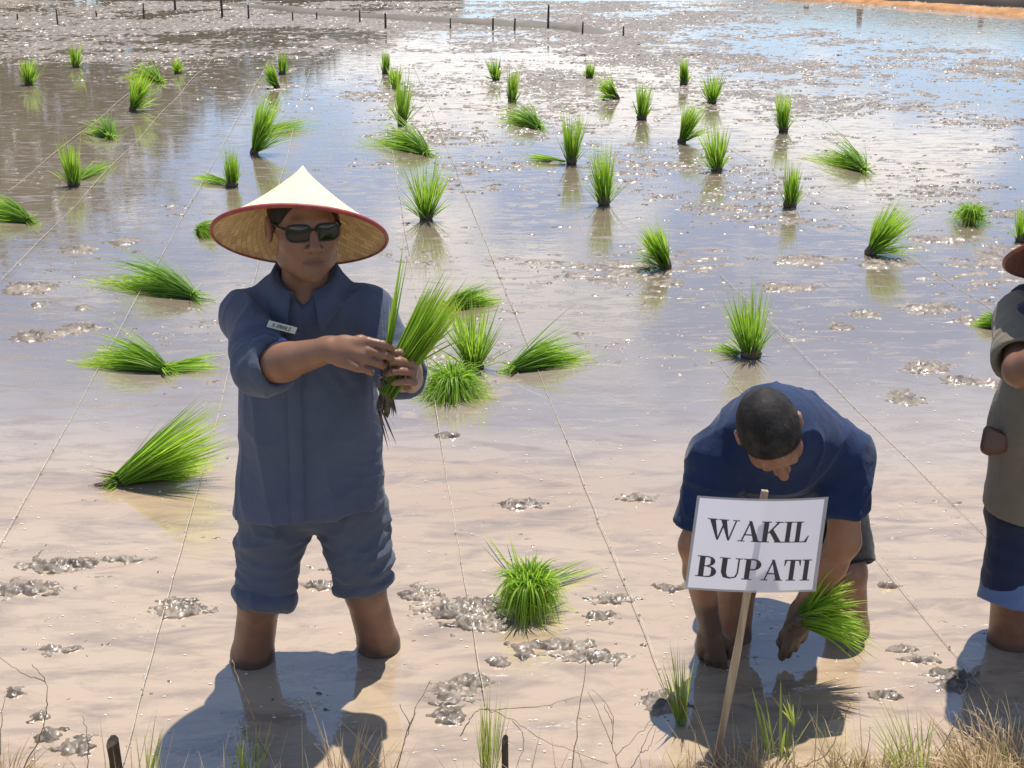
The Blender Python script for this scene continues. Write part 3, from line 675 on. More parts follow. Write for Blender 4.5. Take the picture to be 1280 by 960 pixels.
for bsp in BUN:
    e = bundle(*bsp[:4], bsp[4], bsp[5])
    if bsp[0] == (318, 192): side_spill(e, (322, 170), (382, 158), 50, .25)
    if bsp[0] == (93, 232): side_spill(e, (98, 226), (132, 210), 60, .35)
    if bsp[0] == (290, 233): side_spill(e, (286, 232), (248, 224), 60, .3)
    if bsp[0] == (714, 205): side_spill(e, (706, 204), (662, 200), 60, .2)
    if bsp[0] == (205, 466): side_spill(e, (200, 466), (268, 458), 70, .35)
    if bsp[0] == (938, 446): side_spill(e, (925, 446), (895, 436), 40, .5)
    if bsp[0] == (662, 762): side_spill(e, (680, 735), (738, 715), 14, .25); side_spill(e, (640, 720), (605, 675), 4, .3)
    if bsp[0] == (148, 606):
        b0 = G(150, 606); tp = P(258, 540, b0[1] + .05); ax = tp - b0
        lf = blades(230, b0 + np.array([.01, 0, .02]), ax, .03, .34, np.linalg.norm(ax) * 1.02, .0045, .05)
        blade_obj('leaves', [lf], M['rice_leaf'], e, 'stuff')
        rt = [blades(40, b0 + np.array([.02, 0, .015]), (-1, -.1, .05), .02, .35, .10, .003, .05, zmin=.002)]
        blade_obj('roots', rt, M['root'], e, 'stuff')

# ------------------------------------------------------------------ planting strings, knotted at intervals
sdir = unit(np.array([-.118, 1.0, 0]))
STR = [((10, 240), 0.0, 9.0, 'string far along the brown calm water'), ((120, 228), -3.2, 10, 'string passing between bushy bundles on the calm brown water'), ((60, 575), -1.4, 14, 'string pulled straight past the big fallen bundle'),
       ((235, 665), -1.3, 13.5, 'string running behind the standing man with conical hat'), ((570, 665), -1.0, 14, 'string running beside the hand that holds the seedlings'),
       ((750, 660), -.95, 14, 'string passing between the mop-like bundle and the sign'), ((1150, 765), -.9, 2.2, 'string by the muddy clods beside the bending man'),
       ((1160, 600), -1.0, 2.8, 'string running from the khaki man to behind the bending man'), ((1180, 350), -1.6, 5, 'string in open water by the maroon hat')]
for (px, py), s0, s1, desc in STR:
    c = G(px, py); s0 = max(s0, -(c[1] - 2.52) / sdir[1]); k = int((s1 - s0) / .07); s = np.linspace(s0, s1, k)
    off = .006 * np.cumsum(rng.normal(0, .18, k)); off -= np.linspace(off[0], off[-1], k)
    pts = c + s[:, None] * sdir; pts[:, 0] += off; pts[:, 2] = .010 + .008 * np.sin(s * 2.1 + px) + np.where(pts[:, 1] < 2.7, np.maximum(0, (2.7 - pts[:, 1]) * .3), 0)
    rd = np.where(pts[:, 1] > 7, .0008 + .00007 * pts[:, 1], .0011)
    parts = [tube(pts, rd, 5)]
    e = mesh_obj('planting_string', *parts[0], M['string'], origin=pts[0]); tag(e, 'thin beige ' + desc, 'string', 'planting strings stretched over the field')
    kn = []
    for q in np.arange(s0 + .1, min(s1, 6), .23):
        p = c + q * sdir; i = np.argmin(abs(s - q)); p = pts[i]
        v, f = lathe([(.001, -.006), (.0042, -.003), (.0048, .001), (.001, .005)], 6); kn.append((np.array(v) * rng.uniform(.45, 1.0) + p, [tuple(x) for x in f]))
    v, f = join(kn); ko = mesh_obj('knots', v, f, M['string'], e); ko['kind'] = 'stuff'

# ------------------------------------------------------------------ short stakes along the far ridge
STK = [(22, 25, 7, 1), (72, 30, 17, 1), (121, 21, 7, 1), (180, 24, 18, 1), (219, 13, 16, 1.6), (278, 22, 22, 1.6), (311, 24, 16, 1.2), (366, 26, 10, 1), (396, 24, 8, 1), (450, 28, 14, 1.1), (482, 36, 18, 1.4), (563, 36, 12, 1), (616, 38, 14, 1.3), (643, 38, 14, 1.2), (685, 36, 27, 1.5), (728, 43, 14, 1.1), (779, 46, 12, 1)]
for px, py, hp, wd in STK:
    b0 = G(px, py); ppm = FPX / (b0[1] * CP + CAM_H * SP); H = hp / ppm / CP
    lean = rng.normal(0, .03, 2)
    v, f = tube([b0 + [0, 0, -.1], b0 + [lean[0] * .5 * H, lean[1] * H, H * .5], b0 + [lean[0] * H, lean[1] * H, H]], [.016 * wd, .015 * wd, .012 * wd], 6)
    o = mesh_obj('wooden_stake', v, f, M['stake'], origin=b0, smooth=False); tag(o, *(('tall dark stake rising above the other stakes in the far row', 'stake', 'tall stakes in the far row') if hp > 15.5 and px > 200 else ('short dark wooden stake in the far row by the mud ridge', 'stake', 'short stakes in the far row')))

# ------------------------------------------------------------------ trees beyond the field, mirrored in the water
def crown_cards(cx, cy, cz, rx, ry, rz, n, size):
    q = rng.normal(0, 1, (n, 3)); q /= np.linalg.norm(q, axis=1)[:, None]; q *= rng.uniform(.45, 1, (n, 1)) ** .6
    c = q * [rx, ry, rz] * (1 + .25 * noise3(q[:, 0] * 2 + cx, q[:, 1] * 2, q[:, 2] * 2, 8))[:, None] + [cx, cy, cz]
    a = rng.normal(0, 1, (n, 3)); a /= np.linalg.norm(a, axis=1)[:, None]; b_ = np.cross(a, rng.normal(0, 1, (n, 3))); b_ /= np.linalg.norm(b_, axis=1)[:, None]
    s = size * rng.uniform(.6, 1.4, (n, 1)); V = np.stack([c - a * s, c + b_ * s * .5, c + a * s, c - b_ * s * .5], 1).reshape(-1, 3)
    return V, np.arange(n * 4).reshape(n, 4), np.repeat(rng.uniform(0, 1, n), 4)
ths = np.linspace(R(-40), R(60), 80); hv = []; hf = []
for i, t in enumerate(ths):
    top = np.interp(math.degrees(t), [-40, -6, 2, 8, 16, 30, 60], [30, 16, 12, 20, 34, 40, 36]) * (1 + .22 * noise2(np.array([i * .21]), np.array([3.3]))[0])
    for r_, z in ((330, -1), (380, top * .55), (430, top), (520, top * .5), (600, -2)): hv.append((r_ * math.sin(t), r_ * math.cos(t), z))
hf = [(i * 5 + j, (i + 1) * 5 + j, (i + 1) * 5 + j + 1, i * 5 + j + 1) for i in range(79) for j in range(4)]
hl = mesh_obj('hills', hv, np.array(hf), mat('hill_green', (.075, .10, .06), .95)); tag(hl, 'low green hills far beyond the field', 'hills', kind='structure')
lst = []
for i in range(46):
    a = R(-58 + 56 * (i / 45) + rng.uniform(-1, 1)); D = rng.uniform(44, 52); t = i / 45
    H = np.interp(t, [0, .45, .67, .80, .92, 1], [14, 12, 8.8, 4.6, 2.2, .9]) * rng.uniform(.85, 1.15)
    lst.append(crown_cards(D * math.sin(a), D * math.cos(a), H * .55, H * .36, H * .36, H * .5, 330, .42))
wd = blade_obj('wood', lst, M['tree_leaf'], None, 'stuff'); tag(wd, 'dark green wood beyond the field, mirrored in the brown water', 'wood')
for i, (az, D, H) in enumerate([(12.4, 34, .5), (14.6, 33.5, .8), (19.4, 34, .85), (21.0, 33, .6)]):
    b0 = np.array([D * math.sin(R(az)), D * math.cos(R(az)), -.1])
    v, f = tube([b0, b0 + [.03, 0, H * .5], b0 + [.05, .02, H]], [.09, .08, .06], 8); o = mesh_obj('fence_post', v, f, M['bark'], origin=b0)
    tag(o, 'stout wooden post beyond the orange bund, mirrored in the pool', 'post', 'posts beyond the orange bund')
# flecks of husk and foam afloat
lf = []; nF = 900; fx = rng.uniform(-1.9, 1.9, nF); fy = 2.6 + 4.2 * rng.uniform(0, 1, nF) ** 1.4; kp = (noise2(fx * 1.6, fy * 2.2, 70) > -.15); fx, fy = fx[kp], fy[kp]
V = []; F = []
for x, y in zip(fx, fy):
    r_ = rng.uniform(.0014, .0040); k0 = len(V); a0 = rng.uniform(0, 6.3)
    for j in range(5): a = a0 + j * 1.2566; V.append((x + r_ * 1.5 * math.cos(a), y + r_ * math.sin(a), .0016)) 
    V.append((x, y, .0016 + r_ * .6)); F += [(k0 + j, k0 + (j + 1) % 5, k0 + 5) for j in range(5)]
o = mesh_obj('flecks', V, F, mat('fleck', (.66, .6, .52), .35), smooth=False); tag(o, 'pale flecks of husk and foam afloat on the muddy water', 'debris', kind='stuff')
# ------------------------------------------------------------------ people
def cut(F, p, nrm, rad, k=.004):
    p = np.array(p, np.float32); nrm = unit(nrm).astype(np.float32)
    def fn(X):
        q = X - p; return np.maximum(-(q @ nrm), np.sqrt((q * q).sum(-1)) - rad)
    F.op(fn, p - rad, p + rad, k, 's')
def torus(F, c, axis, RR, r, k=.01, flat=None):
    c = np.array(c, np.float32); axis = unit(axis).astype(np.float32)
    def fn(X):
        q = X - c; h = q @ axis; d = q - h[..., None] * axis; rr = np.sqrt((d * d).sum(-1))
        if flat is not None:
            av = unit(flat[0]).astype(np.float32); cc = d @ av; rr = np.sqrt((d * d).sum(-1) + cc * cc * (1 / flat[1] ** 2 - 1))
        return np.sqrt((rr - RR) ** 2 + h * h) - r
    F.op(fn, c - RR - r, c + RR + r, k)
def sstep(x, a, b): t = np.clip((x - a) / (b - a), 0, 1); return t * t * (3 - 2 * t)
def collar(parent, c, B, rn, rise, fall, material, tip=.04, gap=.30, slant=.45):
    """turned-down shirt collar; B columns right, forward, up"""
    c = np.array(c); V = []; F = []; th = np.linspace(gap, 2 * math.pi - gap, 61)
    for t in th:
        fr = math.cos(t); d = np.array([math.sin(t), fr, 0])       # t = 0 is the front
        edge = max(0, 1 - min(t - gap, 2 * math.pi - gap - t) / .75) ** 1.5
        zz = -slant * rn * fr
        for (r, z) in ((rn, zz - .012), (rn + .002, zz + rise), (rn + .009, zz + rise + .004), (rn + .024 + .006 * edge, zz + rise - fall * .42 - tip * edge * .3), (rn + .037 + .016 * edge, zz + rise - fall - tip * edge)):
            V.append(c + B @ (d * r + np.array([0, 0, z])))
    for i in range(len(th) - 1):
        for j in range(4): F.append((i * 5 + j, i * 5 + j + 1, (i + 1) * 5 + j + 1, (i + 1) * 5 + j))
    o = mesh_obj('collar', V, np.array(F), material, parent)
    s = o.modifiers.new('thick', 'SOLIDIFY'); s.thickness = .003; s.offset = 0
    return o
def skin_attrs(o, V, c, B, mud, s_=1.0):
    q = (V - np.array(c)) @ B / s_
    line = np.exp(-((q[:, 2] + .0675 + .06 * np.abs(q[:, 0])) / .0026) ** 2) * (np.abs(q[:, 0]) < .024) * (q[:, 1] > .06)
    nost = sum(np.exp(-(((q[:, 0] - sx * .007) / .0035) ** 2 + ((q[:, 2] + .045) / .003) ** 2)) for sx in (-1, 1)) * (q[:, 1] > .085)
    attr(o, 'lips', lips_mask(V, c, B, s_)); attr(o, 'mud', np.clip(np.maximum(mud, np.maximum(.9 * line, .8 * nost)), 0, 1))  # mud attribute also carries the painted dark of mouth gap and nostrils
def leg_body(F, hip, knee, ankle, rk=.054, rc=.056):
    hip, knee, ankle = map(np.array, (hip, knee, ankle)); mid = knee * .62 + ankle * .38 + np.array([0, .012, 0])
    F.path([hip, knee], [.075, rk], .02); F.path([knee, mid, ankle], [rk, rc, .036], .02)
    F.cone(ankle + [0, .03, -.03], ankle + [0, -.15, -.05], .036, .028, .02)
def box_mesh(c, B, hx, hy, hz):
    v = [np.array(c) + B @ np.array([sx * hx, sy * hy, sz * hz]) for sz in (-1, 1) for sy in (-1, 1) for sx in (-1, 1)]
    return v, [(0, 2, 3, 1), (4, 5, 7, 6), (0, 1, 5, 4), (2, 6, 7, 3), (0, 4, 6, 2), (1, 3, 7, 5)]
def finish_box(o, w=.002):
    b_ = o.modifiers.new('edge', 'BEVEL'); b_.width = w; b_.segments = 2; return o

# ---- the standing man showing seedlings
def man_standing():
    e = empty('person', (G(315, 826) + G(472, 812)) / 2, 'person in conical hat and sunglasses holding up rice seedlings, trousers rolled to the knee', 'person')
    Ra, La = G(314, 826), G(474, 812)
    Rk, Lk = P(324, 752, 3.02), P(456, 738, 3.07)
    Rh, Lh = P(345, 646, 3.10), P(438, 642, 3.10)
    Rs, Ls = P(309, 395, 3.07), P(459, 389, 3.07)
    Re, Le = P(328, 459, 2.83), P(499, 462, 3.00)
    Rw, Lw = P(413, 437, 2.71), P(514, 474, 2.80)
    nb = P(384, 362, 3.09); hc = P(380, 281, 3.04); B = frame((.36, -.93, .02), (.02, .02, 1))
    hatc, hata, hatr, hath = P(375, 295, 3.06), unit((-.02, .545, .84)), .212, .178
    def under_hat(F, c):
        def fn(X):
            q = X - hatc.astype(np.float32); h = q @ hata.astype(np.float32); r_ = np.sqrt(np.maximum((q * q).sum(-1) - h * h, 0)); return -(h - (hath * (1 - r_ / hatr) - .014)) * .78
        F.op(fn, c - .16, c + .17, .006, 's')
    lo, hi = bbox([Ra - [0, 0, .36], La - [0, 0, .36], Rs, Ls, Re, Le, Rw, Lw, hc], .14); hi[2] = hc[2] + .14
    F = Field(lo, hi, .0034)
    head_sdf(F, hc, B, s_=1.06); under_hat(F, hc)
    F.cone(nb - [0, 0, .02], hc + B @ np.array([0, -.022, -.055]), .058, .056, .02)
    F.cone(nb - [0, 0, .05], (Rh + Lh) / 2 + [0, 0, .12], .10, .11, .03, flat=((0, 1, 0), .75))
    for s, el, w_ in ((Rs, Re, Rw), (Ls, Le, Lw)):
        F.cone(nb - [0, 0, .06], s, .05, .048, .03); F.cone(s, el, .046, .042, .02)
        mid = el * .68 + w_ * .32; F.path([el, mid, w_], [.043, .044, .028], .02)
    for h_, k_, a_ in ((Rh, Rk, Ra), (Lh, Lk, La)):
        d = (a_ - k_); a2 = k_ + d / max(1e-3, -d[2]) * (k_[2] + .29); leg_body(F, h_, k_, a2)
    y_l = unit((.10, -.80, .58)); z_l = unit(np.array((1, .16, .05)) - y_l * (np.array((1, .16, .05)) @ y_l)); x_l = unit(np.cross(y_l, z_l)); x_l = x_l if x_l[2] > 0 else -x_l
    hand_sdf(F, Lw, x_l, y_l, z_l, [(50, 42, 55)] * 4, [(.016, .02, -.008), (.036, .05, -.028), (.040, .072, -.040), (.036, .088, -.052)], sc=1.06)
    y_r = unit(P(470, 446, 2.66) - Rw); z_r = np.array((-.12, -.86, .5)); z_r = unit(z_r - y_r * (z_r @ y_r)); x_r = np.cross(y_r, z_r); x_r = x_r if x_r[2] > 0 else -x_r
    hand_sdf(F, Rw, x_r, y_r, z_r, [(24, 44, 26), (36, 44, 26), (44, 46, 30), (52, 50, 30)], [(.016, .02, -.008), (.034, .052, -.026), (.034, .084, -.042), (.026, .108, -.050)], sc=1.04)
    V, Fc = F.mesh(1); o = mesh_obj('body', V, Fc, M['skin_tan'], e)
    mud = .85 * sstep(-(V[:, 2] + .03 * noise3(V[:, 0] * 35, V[:, 1] * 35, V[:, 2] * 25, 5)), -.055, -.015) * (V[:, 2] < .3); skin_attrs(o, V, hc, B, mud, 1.06)
    # shirt
    C0, C1, C2 = P(384, 405, 3.10), P(385, 520, 3.09), P(388, 640, 3.08)
    lo, hi = bbox([Rs, Ls, Re, Le, C2 - [0, 0, .02], C0], .13); lo[0] = min(lo[0], C2[0] - .26); hi[0] = max(hi[0], C2[0] + .26); lo[1] -= .03; hi[1] = C0[1] + .2
    F = Field(lo, hi, .0045); fl = ((0, 1, 0), .70)
    F.cone(C0, C1, .160, .172, .03, flat=fl); F.cone(C1, C2 - [0, 0, .05], .172, .208, .04, flat=fl)
    F.cone(nb - [0, -.005, .062], Rs - [-.01, 0, .010], .060, .062, .02); F.cone(nb - [0, -.005, .062], Ls - [.01, 0, .010], .060, .062, .02)
    ends = []
    for s, el, w_, ext in ((Rs, Re, Rw, .045), (Ls, Le, Lw, .05)):
        d = unit(w_ - el); F.cone(s, el, .061, .059, .03); en = el + d * ext; F.cone(el, en + d * .02, .060, .060, .02)
        torus(F, en - d * .012, d, .054, .009, .006); ends.append((en, d))
    F.cone(nb - [0, .01, .01], nb + [0, -.02, .14], .064, .072, .006, 's'); F.cone(nb + [.004, -.075, .02], nb + [.004, -.10, -.030], .032, .006, .006, 's')
    for en, d in ends: cut(F, en, d, .085, .004); F.cone(en - d * .03, en + d * .03, .049, .052, .004, 's')
    hem = C2 + np.array([0, 0, .012]); hn = unit((.10, -.16, -1)); F.plane(hem, hn)
    F.cone(hem - [0, 0, .12], hem + [0, 0, .03], .188, .172, .004, 's', flat=((0, 1, 0), .68))
    V, Fc = F.mesh(1)
    V = folds(V, Fc, .014, (7, 7, 3.2), 3, [(Re, .10, .0038, unit(Re - Rs)), (Le, .10, .0028, unit(Le - Ls)), (Rs - [.02, 0, .06], .08, .002, (.6, .3, .7)), (C2 + [.15, -.05, .10], .10, .0022, (.5, 0, .86)), (C0 + [-.09, -.1, -.1], .10, .0022, (.8, 0, -.6)), (C0 + [.1, -.1, -.1], .09, .002, (.8, 0, .6))])
    Nn = normals(V, Fc)
    xc = np.interp(V[:, 2], [C2[2], C1[2], C0[2]], [C2[0] - .004 + .01, C1[0] + .004, C0[0] - .002]); fx = V[:, 0] - xc
    front = (Nn[:, 1] < -.3) & (V[:, 1] > 2.9) & (V[:, 2] < nb[2] - .01)
    V = V + Nn * (np.where(front, .0038 * (sstep(fx, -.034, -.031) - sstep(fx, .001, .006)) - .0016 * np.exp(-((fx - .003) / .003) ** 2), 0))[:, None]
    sh = mesh_obj('shirt', V, Fc, M['shirt_blue'], e)
    pv = []; zs = np.linspace(hem[2] + .026, nb[2] - .075, 60); half = V[(Nn[:, 1] < -.3) & (V[:, 1] < C1[1] - .06) & (V[:, 1] > 2.88) & (np.abs(V[:, 0] - C1[0]) < .08)]
    for z in zs:
        x0 = np.interp(z, [C2[2], C1[2], C0[2]], [C2[0] + .006, C1[0] + .004, C0[0] - .002])
        for dx_, dl in ((-.034, .0), (-.033, .004), (.0, .0045), (.002, .0)):
            q = half[np.argsort((half[:, 0] - x0 - dx_) ** 2 + (half[:, 2] - z) ** 2)[:4]]
            pv.append((x0 + dx_, q[:, 1].min() - dl, z))
    pv = np.array(pv).reshape(60, 4, 3); ys = pv[:, :, 1].copy(); ys[1:-1] = (ys[:-2] + ys[1:-1] + ys[2:]) / 3; pv[:, :, 1] = ys; pv = pv.reshape(-1, 3)
    pf = [(i * 4 + j, i * 4 + j + 1, (i + 1) * 4 + j + 1, (i + 1) * 4 + j) for i in range(59) for j in range(3)]
    mesh_obj('placket', pv, np.array(pf), M['shirt_blue'], sh)
    collar(sh, nb + np.array([0, -.016, .020]), frame((.04, -.97, .0), (0, -.10, 1)), .070, .030, .052, M['shirt_blue'], .040, .34, .50)
    # name tag, badge
    def on_front(px, py, lift=.004):
        best = None
        r_ = ray(px, py); t = ((V - [0, 0, CAM_H]) @ r_) / (r_ @ r_); d = np.linalg.norm(V - (np.array([0, 0, CAM_H]) + t[:, None] * r_), axis=1)
        i = np.where(d < .006)[0]; i = i[np.argmin(t[i])]; return V[i] + Nn[i] * lift, Nn[i]
    p1, n1 = on_front(350, 409, .006)
    p2, _ = on_front(367, 413, .006); p3, _ = on_front(333, 404, .006)
    p2, p3 = P(370, 413.5, 2.935), P(335, 404.5, 2.893); p1 = (p2 + p3) / 2; n1 = unit((-.30, -.90, .25)); rt = unit(p2 - p3); up = unit(np.cross(n1, rt)); up = up if up[2] > 0 else -up; nn = np.cross(rt, up); nn = nn if nn[1] < 0 else -nn
    Bt = np.stack([rt, nn, up], 1)
    if abs(Bt[0, 1]) > .6: pass
    tg = mesh_obj('name_tag', *box_mesh(p1, Bt, .039, .0018, .0088), mat('tag_plastic', (.62, .66, .60), .35), sh, smooth=False); finish_box(tg, .0012)
    ink = mat('tag_ink', (.03, .04, .04), .6); lt = []
    def glyph(x, segs):
        for (x0, z0, x1, z1) in segs: lt.append(box_mesh(p1 + Bt @ np.array([x + (x0 + x1) / 2 * .0042, .0021, ((z0 + z1) / 2 - .5) * .0086]), Bt, max(.0005, abs(x1 - x0) * .0021), .0003, max(.0006, abs(z1 - z0) * .0043)))
    v_, h0, h1, hm = (0, 0, 0, 1), (0, 0, 1, 0), (0, 1, 1, 1), (0, .5, 1, .5); vr = (1, 0, 1, 1)
    GL = {'A': [v_, vr, h1, hm], 'R': [v_, h1, hm, (1, .5, 1, 1), (.8, 0, .8, .5)], 'M': [v_, vr, (.5, .4, .5, 1), h1], 'O': [v_, vr, h0, h1], 'N': [v_, vr, (.5, .2, .5, .8)], 'D': [v_, vr, h0, h1], 'L': [v_, h0], '.': [(.2, 0, .4, .1)]}
    x = -.0265
    for ch in 'A.RMNALD': glyph(x, GL[ch]); x += .0066 if ch != '.' else .005
    lo_ = mesh_obj('lettering', *join(lt), ink, tg, smooth=False); lo_['kind'] = 'stuff'
    p4, n4 = on_front(356, 429, .003)
    v, f = lathe([(.0005, .004), (.010, .0035), (.0135, .001), (.0135, -.003)], 20); Bb = frame(unit(np.cross(n4, (0, 0, 1))), n4)
    mesh_obj('badge', p4 + v @ Bb.T, f[:, ::-1], mat('badge_blue', (.22, .25, .55), .5), sh)
    # trousers
    cR, cL = P(327, 752, 3.03), P(457, 736, 3.075)
    lo, hi = bbox([Rh + [0, 0, .04], Lh + [0, 0, .04], cR, cL], .15); F = Field(lo, hi, .0045)
    pc = (Rh + Lh) / 2; pc[2] = .560; F.cone(pc + [0, 0, .0], pc + [0, 0, -.02], .175, .172, .03, flat=((0, 1, 0), .66))
    for h_, c_ in ((Rh, cR), (Lh, cL)):
        d = unit(c_ - h_); F.cone(h_ + [0, .0, .0], c_, .094, .074, .02, flat=((0, 1, 0), .96)); F.cone(c_ - d * .06, c_ + d * .01, .074, .072, .01)
        torus(F, c_ - d * .018, d, .066, .021, .003); torus(F, c_ - d * .060, d, .066, .015, .004)
    for h_, c_ in ((Rh, cR), (Lh, cL)):
        d = unit(c_ - h_); cut(F, c_ + d * .004, d, .12); F.cone(c_ - d * .04, c_ + d * .05, .058, .062, .004, 's')
    V, Fc = F.mesh(0)
    V = folds(V, Fc, .020, (6, 6, 10), 21, [(cR + [0, 0, .10], .11, .0058, (.25, 0, .97)), (cL + [0, 0, .10], .11, .0058, (-.35, 0, .94)), ((Rh + Lh) / 2 - [0, .1, .05], .12, .003, (.2, 0, 1))])
    mesh_obj('trousers', V, Fc, M['trouser_slate'], e)
    # hair under the hat
    F = Field(hc - .14, hc + .15, .004); L = lambda *p: hc + B @ np.array(p)
    F.ell(L(0, -.016, .034), (.084, .105, .093), B, .01)
    cut(F, L(0, .064, .045), B @ np.array([0, .9, -.42]), .16); cut(F, L(0, 0, -.018), B @ np.array([0, .25, -1]), .17)
    under_hat(F, hc)
    V, Fc = F.mesh(1); mesh_obj('hair', V, Fc, M['hair'], e)
    # sunglasses
    sg = None
    fr = []; ln = []
    for s in (-1, 1):
        pts = []
        for a in np.linspace(0, 2 * math.pi, 28, endpoint=False):
            ca, sa = math.cos(a), math.sin(a); x = .0285 * np.sign(ca) * abs(ca) ** .55; z = .0195 * np.sign(sa) * abs(sa) ** .6 - .001
            x = x * (1 - .10 * (z < 0) * abs(z) / .02); pts.append(L(s * .0345 + x, .103 - .30 * (abs(s * .0345 + x) ** 1) * .55, z + .001))
        cen = np.mean(pts, 0) + B @ np.array([0, .004, 0]); vv = [cen] + pts; ln.append((vv, [(0, i + 1, (i + 1) % 28 + 1) for i in range(28)]))
        fr.append(tube(pts + [pts[0]], .0026, 6))
        fr.append(tube([L(s * .062, .094, .010), L(s * .074, .07, .011), L(s * .080, .0, .010), L(s * .079, -.02, .0)], [.0035, .003, .0026, .002], 6))
    fr.append(tube([L(-.008, .102, .008), L(0, .106, .010), L(.008, .102, .008)], .003, 6))
    sg = mesh_obj('sunglasses', *join(fr), M['frame_black'], e)
    for v, f in ln: mesh_obj('lens', v, f, M['glass_dark'], sg)
    make_hat(e, hatc, hata, hatr, hath, M['bamboo_out'], M['bamboo_in'], M['rim_red'])
    # seedlings in his hands
    g = Lw + y_l * .074 + x_l * .0 - z_l * .030
    top = P(563, 352, 2.80); ax = unit(top - g); L_ = np.linalg.norm(top - g)
    b_ = empty('rice_seedling_bundle', g, 'bright green rice seedlings gripped in the standing man\'s fist', 'rice bundle')
    b0 = g - ax * .06
    blade_obj('leaves', [blades(330, b0, ax, .021, .11, L_ * 1.04, .0046, .03, aim=.9, lvar=.25, zmin=.3), blades(26, g, ax + [.2, 0, 0], .015, .3, L_ * .8, .004, .15, zmin=.3)], M['rice_leaf'], b_, 'stuff')
    v, f = lathe([(.001, -.055), (.006, -.045), (.012, -.025), (.016, 0), (.016, .03), (.001, .035)], 14); v = v * (1 + .3 * noise3(v[:, 0] * 70, v[:, 1] * 70, v[:, 2] * 50, 4))[:, None]
    Br = frame((1, 0, 0), unit(ax * .6 + np.array([.0, 0, .9])))
    mesh_obj('root_clump', g - ax * .055 + v @ Br.T, f, M['root'], b_)
    blade_obj('roots', [blades(60, g - ax * .055, (-.1, 0, -1), .016, .35, .05, .003, 0, zmin=.2), blades(5, g - ax * .09, (.35, -.1, -1), .006, .2, .085, .004, 0, zmin=.2)], M['root'], b_, 'stuff')
    q = Rw + y_r * .118 + x_r * .012 - z_r * .04
    s_ = empty('rice_seedling', q, 'few thin rice seedlings pinched between the standing man\'s fingertips', 'seedling')
    tq = P(500, 334, 2.72)
    blade_obj('leaves', [blades(7, q - [0, 0, .03], tq - q, .005, .10, np.linalg.norm(tq - q) * 1.2, .0055, .03, segs=6), blades(4, q - [0, 0, .02], P(476, 345, 2.7) - q, .004, .12, .17, .003, .02, segs=5)], M['rice_leaf'], s_, 'stuff')
    blade_obj('roots', [blades(20, q, (.1, 0, -1), .006, .4, .06, .0025, 0, zmin=.2)], M['root'], s_, 'stuff')
man_standing()

